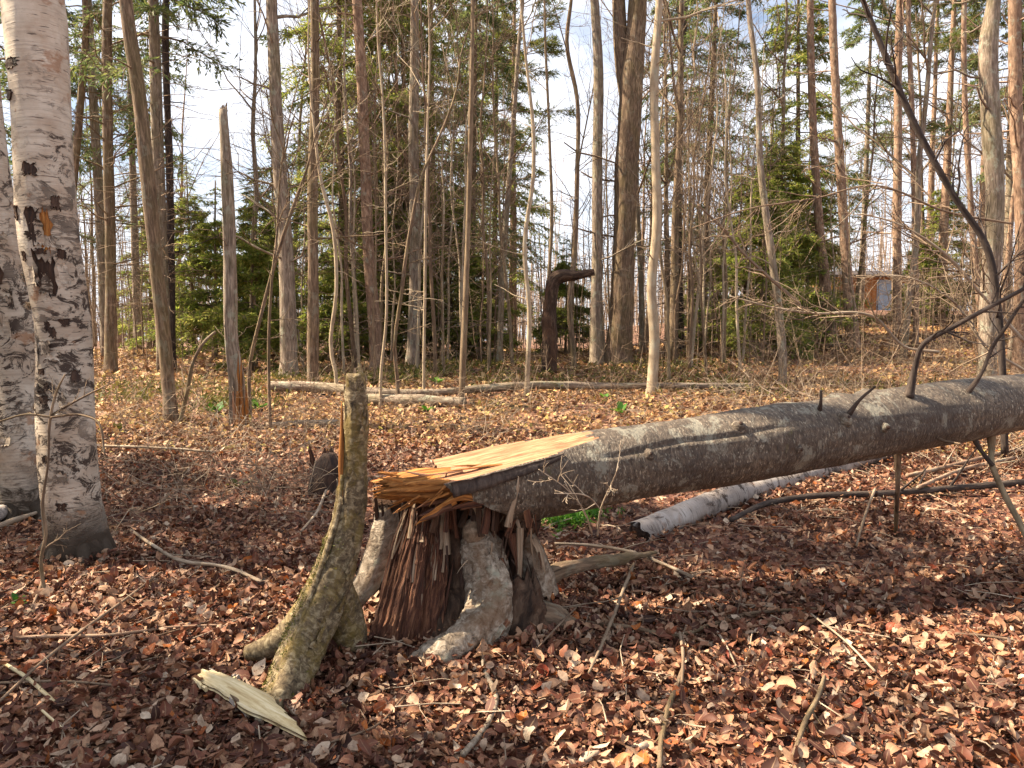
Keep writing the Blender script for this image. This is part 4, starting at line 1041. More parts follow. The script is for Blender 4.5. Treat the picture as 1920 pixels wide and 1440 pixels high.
# ------------------------------------------------------------------ the old stump
def plate(parent, name, rows, mat, nu=14, nv=26, bulge=.03, thick=.03, seed=0, ridge=0.0, rfreq=30, jag=(0.0, 0.0), inner=None, rag=2.0):
    """a curved slab; rows: (left px, right px, py, distance at the edges)"""
    rng = np.random.default_rng(seed)
    rows = np.array(rows, float); t = np.linspace(0, 1, len(rows)); tv = np.linspace(0, 1, nv)
    rw = np.stack([np.interp(tv, t, rows[:, c]) for c in range(4)], -1)
    V = np.zeros((2, nv, nu, 3)); Bc = np.zeros((2, nv, nu, 3))
    jt = rng.normal(0, 1, nu) * jag[0]; jb = rng.normal(0, 1, nu) * jag[1]
    rg = np.cumsum(rng.normal(0, rag, (nv, 2)), 0) * 0.5
    wid = 0
    ph = np.cumsum(rng.normal(0, 1.0, nu)); amp = rng.uniform(-1, 1, nu)
    for a in range(nv):
        for b in range(nu):
            u = b / (nu - 1); v = tv[a]
            px = rw[a, 0] + rg[a, 0] + (rw[a, 1] + rg[a, 1] - rw[a, 0] - rg[a, 0]) * u
            py = rw[a, 2] + jt[b] * (1 - v) ** 3 + jb[b] * v ** 3
            y = rw[a, 3] - bulge * math.sin(math.pi * u)
            if ridge: y += ridge * (amp[b] + 0.5 * math.sin(v * 5 + ph[b])) + rng.normal(0, ridge * .12)
            V[0, a, b] = W(px, py, y); V[1, a, b] = V[0, a, b] + np.array([0, thick, 0])
            Bc[:, a, b] = (u * (rw[a, 1] - rw[a, 0]) * pxm(y), y * .5, (py) * pxm(y))
    n0 = nu * nv; A, Bq = np.meshgrid(np.arange(nv - 1), np.arange(nu - 1), indexing='ij')
    f = np.stack([A * nu + Bq, A * nu + Bq + 1, (A + 1) * nu + Bq + 1, (A + 1) * nu + Bq], -1).reshape(-1, 4)
    ring = [b for b in range(nu)] + [a * nu + nu - 1 for a in range(1, nv)] + [(nv - 1) * nu + b for b in range(nu - 2, -1, -1)] + [a * nu for a in range(nv - 2, 0, -1)]
    sf = np.array([(ring[k], ring[(k + 1) % len(ring)], n0 + ring[(k + 1) % len(ring)], n0 + ring[k]) for k in range(len(ring))])
    m = MB(); m.add(V.reshape(-1, 3), np.concatenate([f, f[:, ::-1] + n0, sf]), None, Bc.reshape(-1, 3), m=np.concatenate([np.zeros(len(f), int), np.ones(2 * 0 + len(f) + len(sf), int)]))
    return m.build(name, [mat, inner or WOOD_DARK], parent)

g = hit(830, 1235)
st_ = empty('old_stump', g, 'hollow decayed birch stump with red crumbling heartwood and peeling bark', 'stump')
# back of the hollow
plate(st_, 'hollow_back', [(712, 1000, 935, 4.12), (700, 1010, 1010, 4.14), (690, 1030, 1120, 4.16), (670, 1050, 1240, 4.18)], WOOD_DARK, bulge=-.05, thick=.1, seed=1, ridge=.012, jag=(14, 0))
c0 = W(850, 1180, 3.98); mb = MB(); tube(mb, [[c0[0], 4.05, g[2] - .15], [c0[0], 4.05, g[2] + .02], [c0[0] - .02, 4.08, g[2] + .2], [c0[0], 4.12, g[2] + .42], [c0[0] + .02, 4.14, g[2] + .66]], [.46, .37, .28, .23, .2], 90, 70, lump=.25, lfreq=9, rough=.022, rfreq=32, seed=14); mb.build('base', BARK_ROT, st_)
hw = plate(st_, 'heartwood', [(768, 838, 930, 3.90), (752, 842, 1000, 3.84), (728, 838, 1080, 3.78), (704, 834, 1160, 3.70), (690, 826, 1225, 3.66), (694, 812, 1262, 3.66)], WOOD_RED, nu=60, nv=46, bulge=.06, thick=.14, seed=2, ridge=.011, jag=(10, 4), inner=WOOD_RED)
rng = np.random.default_rng(12)
for k in range(70):
    u = rng.random(); v0 = rng.uniform(.2, 1.0); v1 = v0 - rng.uniform(.25, .6)
    f_ = lambda v: (np.interp(v, [0, .5, 1], [768, 716, 690]), np.interp(v, [0, .5, 1], [838, 838, 822]), 930 + 320 * v, 3.90 - .24 * v)
    l0, r0_, y0, d0 = f_(v0); l1, r1_, y1, d1 = f_(v1)
    bul = .06 * math.sin(math.pi * u) + .012
    a = W(l0 + (r0_ - l0) * u, y0, d0 - bul); b = W(l1 + (r1_ - l1) * u + rng.normal(0, 4), max(y1, 918 + 30 * rng.random()), d1 - bul + .004)
    splinter(hw, rng, a, b, rng.uniform(.007, .022), rng.uniform(.007, .016), WOOD_RED if rng.random() < .55 + .45 * v0 else WOOD_GREY, .3)
# tall weathered slivers that frame the top of the heartwood
for (x0, y0, x1, y1, w, mt) in ((838, 1040, 832, 932, 16, WOOD_GREY), (826, 1030, 822, 940, 12, WOOD_GREY), (812, 1060, 806, 944, 12, WOOD_RED), (770, 1010, 782, 934, 14, WOOD_GREY), (790, 1020, 796, 948, 14, WOOD_GREY)):
    splinter(st_, rng, W(x0, y0, 3.80), W(x1, y1, 3.86), w * pxm(3.8), .03, mt, .6)
# pale bark slab behind the snag and its torn lower tongue
plate(st_, 'bark_slab', [(704, 748, 952, 3.98), (694, 744, 1010, 3.94), (676, 728, 1060, 3.90), (662, 712, 1100, 3.86), (645, 676, 1146, 3.82)], OLD_BARK, bulge=.03, thick=.016, seed=3, jag=(4, 3))
# pale bent root with broken end
rt_ = MB(); p, r = [], []
for (a, b, w, y) in ((893, 985, 44, 3.90), (902, 1020, 72, 3.86), (914, 1070, 84, 3.80), (919, 1120, 88, 3.74), (914, 1158, 92, 3.68), (893, 1188, 90, 3.62), (858, 1212, 84, 3.56), (822, 1242, 82, 3.50), (796, 1266, 74, 3.46)):
    p.append(W(a, b, y)); r.append(w * .5 * pxm(y))
tube(rt_, p, r, 36, 90, lump=.16, lfreq=13, rough=.012, rfreq=55, seed=6); root = rt_.build('root', OLD_BARK, st_)
for k in range(10):
    t0 = rng.uniform(0, .75); pa = np.array(p); ii = t0 * (len(pa) - 2); i0 = int(ii); a = pa[i0] + (pa[i0 + 1] - pa[i0]) * (ii - i0); b = pa[i0 + 1] + (pa[i0 + 2] - pa[i0 + 1]) * (ii - i0)
    an = rng.uniform(-.2, 1.2); of = np.array([math.sin(an), -math.cos(an), 0]) * (r[i0] * 1.0); splinter(root, rng, a + of, b + of * .98, .035, .014, OLD_BARK if k % 3 else WOOD_RED, .6, 'bark_strip')
for k in range(8):
    a = W(804 + rng.normal(0, 8), 1258 + rng.normal(0, 14), 3.47); splinter(root, rng, a + np.array([.05, .05, .03]), a + np.array([-.03, -.03, -.02]), .03, .016, WOOD_GREY, .5)
a = W(890, 1000, 3.82); mb = MB(); tube(mb, [a + [0, .05, -.02], a + [0, -.03, .02], a + [.0, -.06, .03]], [.06, .055, .02], 12, 8, lump=.25, lfreq=25, seed=7); mb.build('knot', WOOD_GREY, root)
for k in range(34):      # shattered wood still joining the stump to the trunk above it
    x = rng.uniform(800, 1000); y = rng.uniform(3.70, 3.95); a = W(x, rng.uniform(950, 1010), y); b = W(x + rng.normal(10, 16), rng.uniform(885, 930), y + rng.normal(0, .03))
    splinter(st_, rng, a, b, rng.uniform(.02, .05), rng.uniform(.012, .03), (WOOD_DARK, WOOD_RED, BARK_ROT, WOOD_RED, WOOD_GREY)[k % 5], .4)
# right-hand bark slab and hanging slivers
plate(st_, 'bark_slab', [(966, 1004, 996, 3.95), (968, 1026, 1040, 3.92), (972, 1040, 1080, 3.90), (984, 1044, 1118, 3.88)], OLD_BARK, bulge=.06, thick=.02, seed=4, jag=(6, 5))
for (x0, y0, d0, x1, y1, d1, w, mt) in ((948, 925, 3.80, 980, 1005, 3.78, 12, TWIG_PALE), (976, 990, 3.78, 972, 1142, 3.74, 14, WOOD_GREY), (962, 1000, 3.80, 974, 1100, 3.76, 20, WOOD_RED), (1000, 1010, 3.85, 1022, 1075, 3.82, 14, WOOD_GREY), (930, 940, 3.82, 925, 1010, 3.84, 20, WOOD_DARK), (858, 1010, 3.90, 850, 1180, 3.80, 20, WOOD_DARK), (872, 1000, 3.88, 862, 1120, 3.80, 20, WOOD_DARK)):  # the last two, over the hollow, are coloured dark to carry its shade
    splinter(st_, rng, W(x0, y0, d0), W(x1, y1, d1), w * pxm(d0), .02, mt, .5)
plate(st_, 'bark_slab', [(926, 1000, 935, 3.86), (930, 1012, 975, 3.87), (940, 1004, 1012, 3.9)], BARK_ROT, bulge=.05, thick=.03, seed=15, ridge=.008, jag=(12, 10), rag=5)
plate(st_, 'bark_slab', [(842, 876, 965, 3.93), (836, 884, 1030, 3.9), (832, 880, 1110, 3.86), (826, 858, 1190, 3.8)], BARK_ROT, bulge=.02, thick=.03, seed=16, ridge=.01, jag=(14, 10), rag=4)
plate(st_, 'bark_slab', [(940, 1010, 1090, 3.80), (930, 1040, 1140, 3.76), (925, 1060, 1195, 3.74)], BARK_ROT, bulge=.08, thick=.05, seed=17, ridge=.012, jag=(12, 6), rag=5)
for k in range(60):      # torn fibres hanging in and round the hollow
    x = rng.uniform(760, 1010); y = rng.uniform(3.72, 3.9); a = W(x, rng.uniform(930, 1060), y)
    splinter(st_, rng, a, a + np.array([rng.normal(0, .03), rng.normal(0, .02), -rng.uniform(.05, .22)]), rng.uniform(.004, .012), .006, (WOOD_RED, WOOD_DARK, WOOD_GREY, BARK_ROT)[k % 4], .3, 'fibre')
# dark shards round the rim, under the broken trunk
for k in range(26):
    x = rng.uniform(700, 1000); y = rng.uniform(3.88, 4.12)
    a = W(x, rng.uniform(985, 1040), y); b = W(x + rng.normal(6, 14), rng.uniform(898, 955), y - rng.uniform(-.04, .08))
    splinter(st_, rng, a, b, rng.uniform(.025, .06), rng.uniform(.015, .03), (WOOD_DARK, WOOD_RED, WOOD_DARK, WOOD_GREY)[k % 4], .35)
# rim of punky wood that the trunk lies on
mb = MB(); tube(mb, [W(704, 946, 4.05), W(780, 926, 4.02), W(860, 928, 4.0), W(940, 950, 4.0), W(1000, 985, 4.02)], [.06, .08, .10, .11, .07], 30, 50, lump=.4, lfreq=14, rough=.016, rfreq=45, seed=9); mb.build('rim', BARK_ROT, st_)
# dark buttress at the right foot
mb = MB(); tube(mb, [W(925, 1140, 3.95), W(980, 1155, 3.88), W(1040, 1165, 3.84), W(1090, 1180, 3.84)], [.10, .10, .08, .03], 20, 36, lump=.3, lfreq=12, rough=.012, rfreq=40, seed=10); mb.build('root', BARK_BROWN, st_)
mb = MB(); tube(mb, [W(1015, 1085, 4.2), W(1060, 1070, 4.3), W(1150, 1050, 4.6), W(1230, 1035, 4.9)], [.05, .045, .035, .012], 14, 30, lump=.3, lfreq=12, rough=.006, rfreq=40, seed=13); mb.build('root', BARK_BROWN, st_)
# crumbled red wood at the foot
for k in range(26):
    a = hit(rng.uniform(690, 860), rng.uniform(1215, 1275)) + np.array([0, 0, .03]); dd = np.array([rng.normal(0, 1), rng.normal(0, .6), rng.normal(0.1, .25)]); splinter(st_, rng, a, a + unit(dd) * rng.uniform(.04, .11), .022, .016, WOOD_ORANGE if k % 5 == 0 else WOOD_RED, .5, 'wood_chip')

# ------------------------------------------------------------------ the leaning snag in front of the stump
g = hit(575, 1290)
sn = empty('mossy_snag', g, 'broken-off mossy snag with spreading roots in front of the old stump', 'dead tree')
pix = [(500, 1366, 56, 3.10), (522, 1322, 74, 3.17), (558, 1240, 84, 3.34), (598, 1145, 84, 3.48), (634, 1050, 70, 3.58), (652, 975, 58, 3.63), (662, 900, 49, 3.65), (667, 800, 45, 3.66), (668, 730, 39, 3.66), (667, 700, 34, 3.66)]
p = np.array([W(a, b, y) for a, b, w, y in pix]); r = np.array([w * .5 * pxm(y) for a, b, w, y in pix])
p = np.concatenate([[p[0] + np.array([-.03, -.06, -.08])], p]); r = np.concatenate([[r[0] * .7], r])
mb = MB(); tube(mb, p, r, 36, 110, lump=.07, lfreq=7, rough=.0055, rfreq=60, seed=21, ribs=4, ribamp=.13); st2 = mb.build('trunk', SNAG, sn)
for pixr, sd in (([(612, 1110, 70, 3.58), (578, 1150, 62, 3.56), (545, 1188, 52, 3.52), (505, 1214, 42, 3.50), (462, 1226, 24, 3.5)], 22), ([(622, 1090, 70, 3.60), (640, 1140, 70, 3.62), (655, 1190, 64, 3.62), (668, 1240, 40, 3.6)], 23)):
    pr = np.array([W(a, b, y) for a, b, w, y in pixr]); rr_ = np.array([w * .5 * pxm(y) for a, b, w, y in pixr])
    mb = MB(); tube(mb, pr, rr_, 20, 36, lump=.1, lfreq=9, rough=.003, rfreq=45, seed=sd); mb.build('root', SNAG, sn)
# split sliver of bright wood standing along its left side
m = MB(); tube(m, [W(642, 940, 3.60), W(639, 880, 3.61), W(641, 810, 3.625), W(641, 752, 3.63)], [.016, .014, .011, .003], 6, 16, lump=.2, lfreq=20, seed=3); m.build('wood_sliver', WOOD_ORANGE, sn)
m = MB(); tube(m, [W(546, 1236, 3.26), W(566, 1165, 3.36), W(594, 1085, 3.46), W(620, 1010, 3.53), W(637, 950, 3.585), W(641, 890, 3.605)], [.004, .012, .014, .014, .014, .010], 6, 40, lump=.2, lfreq=20, seed=4); m.build('bark_ridge', SNAG, sn)
rng = np.random.default_rng(17)
for k in range(9):
    a = W(rng.uniform(652, 684), 716, 3.66 + rng.normal(0, .022)); splinter(sn, rng, a, a + np.array([rng.normal(0, .008), 0, .03 + .07 * rng.random() ** 2]), rng.uniform(.02, .04), .025, WOOD_GREY if k % 3 else SNAG, .4)

for k in range(7):
    a = W(rng.uniform(654, 682), 722, 3.66 + rng.normal(0, .018)); splinter(sn, rng, a, a + np.array([rng.normal(0, .012), 0, rng.uniform(.05, .15)]), rng.uniform(.012, .03), .018, SNAG if k % 2 else WOOD_GREY, .2)
ms = MB(); pm = []
for k in range(420):
    t = rng.random() ** .8 * .55; ii = t * (len(p) - 1); i0 = int(ii); c = p[i0] + (p[i0 + 1] - p[i0]) * (ii - i0); rad_ = r[i0] + (r[i0 + 1] - r[i0]) * (ii - i0)
    an = rng.normal(math.pi + .5, .55); pm.append(c + np.array([math.cos(an), math.sin(an), .25]) * rad_ * .98)
tufts(ms, rng, np.array(pm)[None], 5, .014, .0022); o = ms.build('moss', MOSSY, sn, smooth=False); tag(o, kind='stuff')
# flakes of loose bark
for k in range(40):
    t = rng.uniform(.1, .95); ii = t * (len(p) - 1); i0 = min(int(ii), len(p) - 2); c = p[i0] + (p[i0 + 1] - p[i0]) * (ii - i0); rad_ = r[i0] + (r[i0 + 1] - r[i0]) * (ii - i0); d_ = unit(p[i0 + 1] - p[i0])
    an = rng.uniform(math.pi * .9, math.pi * 2.1); nrm = np.array([math.cos(an), math.sin(an), 0]); a = c + nrm * rad_ * 1.0
    splinter(sn, rng, a, a + d_ * rng.uniform(.03, .09) + nrm * rng.uniform(0, .008), rng.uniform(.015, .035), .006, SNAG, .5, 'bark_flake', side=np.cross(d_, nrm))
# ------------------------------------------------------------------ dark stub behind the snag
g = hit(612, 925)
sb = empty('rotten_stub', g, 'low dark rotten stub half hidden behind the mossy snag', 'stump')
mb = MB(); c = np.array(g); tube(mb, [c + [0, 0, -.15], c + [0, 0, .08], c + [.02, 0, .24], c + [.03, 0, .34]], [.17, .14, .12, .06], 16, 18, lump=.25, lfreq=9, rough=.01, seed=31); mb.build('base', WOOD_DARK, sb)
for k in range(8):
    a = c + np.array([rng.normal(0, .07), rng.normal(0, .05), .2]); splinter(sb, rng, a, a + np.array([rng.normal(0, .05), 0, rng.uniform(.08, .22)]), .06, .03, WOOD_DARK if k % 3 else WOOD_RED, .4)

# ------------------------------------------------------------------ torn slab of fresh cream wood on the leaves
A_, B_ = hit(396, 1298), hit(532, 1376)
cw = empty('wood_slab', (A_ + B_) / 2, 'torn slab of fresh cream wood lying by the mossy root', 'wood slab')
m = MB(); n1, n2 = 26, 10; d = unit(B_ - A_); sd = unit(np.cross(d, [0, 0, 1.0])); L = np.linalg.norm(B_ - A_)
rng = np.random.default_rng(9); V = np.zeros((2, n1, n2, 3)); Bc = np.zeros((2, n1, n2, 3))
ej = np.cumsum(rng.normal(0, .008, (n2, 2)), 0); fib = rng.normal(0, .004, n2)
for a in range(n1):
    s_ = a / (n1 - 1); w_ = (.042 + .018 * math.sin(2.5 * s_)) * min(1, .35 + 2.2 * (1 - s_)) * (0.8 + .2 * min(1, s_ * 5)) * (1 + .12 * math.sin(s_ * 17) * math.sin(s_ * 7))
    for b in range(n2):
        u = b / (n2 - 1) * 2 - 1
        x = s_ * L + ej[b, 0] * 2.2 * max(0, 1 - s_ * 3) + ej[b, 1] * 3 * max(0, s_ * 3 - 2)
        zt = .05 + .03 * (1 - u * u) + fib[b] * .6 + rng.normal(0, .0006) + .02 * math.sin(s_ * 3)
        c = A_ + d * x + sd * u * w_
        V[0, a, b] = (c[0], c[1], c[2] + zt); V[1, a, b] = (c[0], c[1], c[2] + zt - .035 * (1 - .6 * abs(u)))
        Bc[:, a, b] = (u * w_, zt, x)
n0 = n1 * n2; Aq, Bq = np.meshgrid(np.arange(n1 - 1), np.arange(n2 - 1), indexing='ij')
f = np.stack([Aq * n2 + Bq, Aq * n2 + Bq + 1, (Aq + 1) * n2 + Bq + 1, (Aq + 1) * n2 + Bq], -1).reshape(-1, 4)
ring = [b for b in range(n2)] + [a * n2 + n2 - 1 for a in range(1, n1)] + [(n1 - 1) * n2 + b for b in range(n2 - 2, -1, -1)] + [a * n2 for a in range(n1 - 2, 0, -1)]
sf = np.array([(ring[k], ring[(k + 1) % len(ring)], n0 + ring[(k + 1) % len(ring)], n0 + ring[k]) for k in range(len(ring))])
m.add(V.reshape(-1, 3), np.concatenate([f, f[:, ::-1] + n0, sf]), None, Bc.reshape(-1, 3)); m.build('slab', WOOD_CREAM, cw)
for k in range(9):
    a = A_ + d * rng.uniform(.0, .08) + sd * rng.uniform(-.09, .09) + [0, 0, .05]; splinter(cw, rng, a, a - d * rng.uniform(.03, .09) + [0, 0, rng.normal(0.01, .02)], .022, .014, WOOD_CREAM if k % 3 else BIRCH_LOG, .4)
for k in range(7):
    t_ = rng.uniform(0, .9); a = A_ + d * L * t_ + sd * (-.06 if k % 2 else .055) + [0, 0, .045]; splinter(cw, rng, a, a + d * rng.uniform(.05, .14) * (1 if t_ < .5 else -1) + [0, 0, rng.normal(.0, .015)], .03, .01, BIRCH_LOG if k % 3 == 0 else BARK_BROWN, .5, 'bark_scrap')

# dead leaves lodged on the stump and along the trunk
rng = np.random.default_rng(61); lv = MB(); pts = []
for k in range(70):
    pts.append(W(rng.uniform(690, 960), rng.uniform(905, 935), rng.uniform(3.85, 4.05)))
add_leaves(lv, np.array(pts), rng.uniform(.03, .07, len(pts)), .7, rng)
o = lv.build('lodged_leaf_debris', LITTER, st_); tag(o, kind='stuff'); lv = MB(); pts = []
for (px_, py_, n_, sp_, hh) in ((150, 1062, 120, .16, .07), (90, 1050, 60, .10, .06), (215, 1050, 60, .10, .06), (60, 945, 80, .2, .06), (700, 1262, 90, .13, .05), (860, 1275, 80, .12, .05), (960, 1215, 110, .14, .07), (1040, 1190, 70, .10, .07), (640, 1240, 60, .08, .05), (560, 1335, 60, .08, .04), (480, 1235, 50, .07, .04), (1060, 1065, 60, .10, .08), (1240, 1000, 70, .16, .06), (1330, 965, 60, .16, .05), (1450, 930, 60, .2, .05)):
    h = hit(px_, py_)
    for k in range(n_):
        x_, y_ = h[0] + rng.normal(0, sp_), h[1] + rng.normal(0, sp_ * .7); pts.append([x_, y_, float(terr(x_, y_)) + hh * rng.random() ** .7])
pts = np.array(pts); add_leaves(lv, pts, rng.uniform(.03, .07, len(pts)), .7, rng)
o = lv.build('leaf_drift', LITTER); tag(o, 'drifts of dead leaves banked against roots and logs', 'leaf litter', kind='stuff')
# ------------------------------------------------------------------ logs and branches lying about
def ground_stick(name, label, cat, pix, mat, lift=0.03, group=None, n=7, tw=0, seed=0, lump=.12, kink=.006):
    """a stick lying on the leaves: pixels (px, py, width)"""
    rng = np.random.default_rng(seed + 300)
    p, r = [], []
    for (a, b, w) in pix:
        h = hit(a, b); rr = w * .5 * pxm(h[1]); h = h + np.array([0, 0, lift + rr * .6]); p.append(h); r.append(rr)
    p = np.array(p); r = np.array(r)
    mb = MB(); P, R = tube(mb, p, r, n, max(12, 8 * len(pix)), lump=lump, lfreq=12, seed=seed)
    P += 0
    if tw:
        q, qr = offshoots(rng, P[None], R[None], tw, .2, .95, .8, .3, 4, .12, .1, .55, .0025); tubes(mb, q, qr, 3)
    c = p.mean(0); o = mb.build(name, mat)
    # origin on the stick itself
    o.data.transform(__import__('mathutils').Matrix.Translation(Vector(-c))); o.location = Vector(c)
    tag(o, label, cat, group); return o

ground_stick('fallen_log', 'long thin fallen log across the leaves behind the split trunk', 'log', [(505, 738, 18), (600, 741, 20), (700, 750, 17), (830, 749, 15), (900, 742, 16), (990, 736, 15), (1100, 736, 14), (1225, 736, 13), (1330, 735, 12), (1412, 735, 10)], BARK_GREY, seed=1, n=12, lump=.14, lift=.07)
ground_stick('fallen_log', 'short grey log beside the middle of the long thin log', 'log', [(690, 760, 22), (780, 763, 24), (872, 766, 20)], BARK_GREY, seed=2, n=12, lump=.12)
ground_stick('fallen_log', 'short bleached log lying left of the mossy snag', 'log', [(500, 806, 11), (560, 803, 13), (634, 799, 11)], TWIG_PALE, seed=3, n=9)
ground_stick('fallen_branch', 'forked dead branch at the far end of the long thin log', 'branch', [(1360, 745, 7), (1420, 735, 7), (1480, 742, 6), (1545, 760, 4)], TWIG, seed=4, tw=6, lift=.06)
ground_stick('fallen_branch', 'dark branch along the ground under the fallen trunk', 'branch', [(1370, 992, 9), (1440, 960, 11), (1520, 947, 12), (1640, 942, 12), (1780, 932, 13), (1935, 918, 13)], BARK_DARK, seed=5, tw=4, lift=.05)
ground_stick('fallen_branch', 'red-brown branch lying at the picture edge below the trunk', 'branch', [(1700, 912, 8), (1790, 890, 8), (1880, 866, 7), (1940, 850, 6)], BARK_PINE, seed=6, tw=5, lift=.08)
ground_stick('fallen_branch', 'lower of two red-brown branches under the trunk near the picture edge', 'branch', [(1720, 940, 7), (1800, 905, 7), (1900, 880, 7)], BARK_PINE, seed=7, tw=4, lift=.1)
ground_stick('fallen_branch', 'pale peeled birch branch at the edge beside the birches', 'branch', [(-30, 1000, 24), (20, 972, 26), (74, 938, 22)], BIRCH_LOG, seed=8, n=12, lift=.05)
ground_stick('fallen_branch', 'cream split stick below the pale birch branch', 'branch', [(-20, 1012, 11), (30, 994, 11), (68, 978, 6)], TWIG_PALE, seed=9, lift=.06)
ground_stick('fallen_branch', 'white twig on the ground between birch and leaning brown tree', 'branch', [(195, 856, 5), (260, 858, 5), (330, 862, 5), (400, 868, 4)], TWIG_PALE, seed=10, tw=4, lift=.1)
STICKS = [
 ('long straight thin stick crossing the lower corner diagonally', [(0, 1348, 6), (80, 1272, 6), (160, 1206, 6), (235, 1148, 5), (302, 1094, 4)], TWIG, 0.06),
 ('thin reddish stick lying flat left of the mossy root', [(0, 1216, 7), (100, 1213, 7), (210, 1208, 6), (320, 1196, 5), (410, 1188, 4)], BARK_PINE, 0.04),
 ('stick with a pale broken tip between the birch and the snag', [(246, 1010, 5), (290, 1040, 6), (345, 1070, 7), (420, 1082, 7), (492, 1112, 7)], TWIG_PALE, 0.05),
 ('short white stick in the lower corner under the long straight stick', [(-10, 1256, 7), (45, 1290, 7), (104, 1340, 6)], WOOD_CREAM, 0.04),
 ('thin stick lying level below the long straight stick', [(0, 1300, 5), (110, 1300, 5), (256, 1308, 4)], TWIG, 0.04),
 ('small white stick near the bottom corner', [(80, 1360, 5), (118, 1394, 5)], WOOD_CREAM, 0.05),
 ('pale curved stick with a bright tip right of the stump', [(1040, 1040, 5), (1110, 1045, 6), (1180, 1056, 6), (1240, 1080, 6), (1297, 1106, 6)], TWIG_PALE, 0.07),
 ('thin grey stick slanting down from the pale curved stick', [(1190, 1074, 6), (1172, 1120, 7), (1150, 1180, 7), (1126, 1240, 6), (1104, 1290, 5)], TWIG, 0.06),
 ('long mossy stick lying level right of the stump', [(1100, 1182, 8), (1180, 1192, 8), (1260, 1206, 9), (1330, 1186, 8), (1400, 1166, 7), (1530, 1156, 6)], BARK_BROWN, 0.03),
 ('thick brown stick pointing at the viewer, right of centre', [(1280, 1275, 9), (1268, 1310, 11), (1250, 1360, 12), (1240, 1410, 12), (1236, 1470, 12)], BARK_BROWN, 0.04),
 ('thin twig standing over the thick brown stick', [(1274, 1212, 5), (1280, 1250, 6), (1278, 1310, 6)], TWIG, 0.06),
 ('curved green-brown stick near the bottom edge', [(1546, 1290, 8), (1535, 1330, 9), (1508, 1385, 10), (1488, 1450, 10)], BARK_BROWN, 0.05),
 ('forked grey root-like stick below the stump', [(904, 1206, 6), (908, 1270, 9), (930, 1335, 11), (912, 1380, 12), (868, 1440, 14)], ROOT_PALE, 0.03),
 ('pale pencil-thin twig right of the thick brown stick', [(1345, 1206, 4), (1362, 1236, 4), (1380, 1272, 3)], TWIG_PALE, 0.05),
 ('thin grey stick leaning among leaves under the fallen birch', [(1640, 940, 5), (1622, 990, 5), (1605, 1052, 4)], TWIG, 0.09),
 ('pair-thin twig arching over leaves near the lower right', [(1520, 1180, 4), (1580, 1230, 4), (1640, 1290, 4)], TWIG_PALE, 0.07),
 ('bleached twig lying level near the lower right', [(1540, 1195, 4), (1620, 1210, 4), (1720, 1225, 3)], TWIG_PALE, 0.05),
 ('brown twig at the right edge of the picture', [(1790, 1205, 5), (1860, 1212, 5), (1935, 1226, 4)], TWIG, 0.04),
 ('straight grass-thin twig between stump and thick brown stick', [(1010, 1250, 3), (1040, 1215, 4), (1080, 1170, 3)], TWIG, 0.08),
 ('thin twig left of the leaning snag, propped on the stub', [(565, 1032, 4), (590, 1000, 5), (612, 950, 5)], TWIG_PALE, 0.12),
 ('short dark stick near the foot of the thick white birch', [(60, 1160, 4), (76, 1120, 5), (84, 1092, 5)], TWIG, 0.05),
 ('thin twig under the cream wood slab', [(620, 1420, 4), (700, 1390, 4), (760, 1330, 4)], TWIG, 0.05),
 ('brown stick half buried left of the cream slab', [(190, 1372, 7), (250, 1352, 8), (318, 1322, 5)], BARK_PINE, 0.03),
 ('slim stick lying between the cream slab and the level reddish stick', [(170, 1252, 4), (260, 1220, 4), (400, 1176, 3)], TWIG, 0.03),
]
for k, (lab, pix, mat, lift) in enumerate(STICKS):
    ground_stick('stick', lab, 'stick', pix, mat, lift, 'sticks on the leaf litter', n=7, tw=2 if len(pix) > 3 else 0, seed=50 + k)

# dark stem leaning over from behind the fallen trunk
def standing_limb(name, label, cat, pix, mat, seed, tw=6, tl=.25, group=None, n=10):
    base = W(pix[0][0], pix[0][1], pix[0][3]); o = empty(name, (base[0], base[1], float(terr(base[0], base[1]))), label, cat, group)
    limb(o, 'trunk' if cat in ('tree', 'sapling') else 'stem', pix, mat, n=n, seed=seed, rings=len(pix) * 8)
    rng = np.random.default_rng(seed); p = np.array([W(a, b, y) for a, b, w, y in pix]); r = np.array([w * .5 * pxm(y) for a, b, w, y in pix])
    P, R, _ = resample(p, r, 20); cb = MB()
    P = P + rng.normal(0, .012, P.shape); q, qr = offshoots(rng, P[None], R[None], tw, .15, .97, .8, tl, 6, .03, .12, .45, .003); tubes(cb, q, qr, 4)
    q2, r2 = offshoots(rng, q, qr, 5, .2, .97, .8, .5, 4, .03, .1, .6, .0022); tubes(cb, q2, r2, 3)
    q3, r3 = offshoots(rng, q2, r2, 3, .2, .97, .8, .5, 3, .0, .1, .6, .0018); tubes(cb, q3, r3, 3)
    cb.build('crown', mat if mat is BARK_DARK else TWIG, o); return o
standing_limb('leaning_sapling', 'black leaning sapling slanting up to the left from behind the fallen trunk', 'sapling', [(1884, 850, 12, 6.3), (1880, 700, 12, 6.3), (1872, 580, 12, 6.3), (1848, 460, 13, 6.3), (1790, 370, 13, 6.3), (1700, 200, 12, 6.3), (1650, 80, 11, 6.3), (1610, -20, 9, 6.3), (1560, -180, 6, 6.3)], BARK_DARK, 5, tw=12, tl=.2)
standing_limb('dead_bough', 'long bleached dead bough reaching in level from behind the trunk', 'branch', [(1760, 660, 9, 8.0), (1700, 640, 8, 8.0), (1640, 600, 8, 8.0), (1520, 588, 7, 8.0), (1440, 570, 6, 8.0), (1372, 552, 4, 8.0)], TWIG_PALE, 6, tw=22, tl=.35)
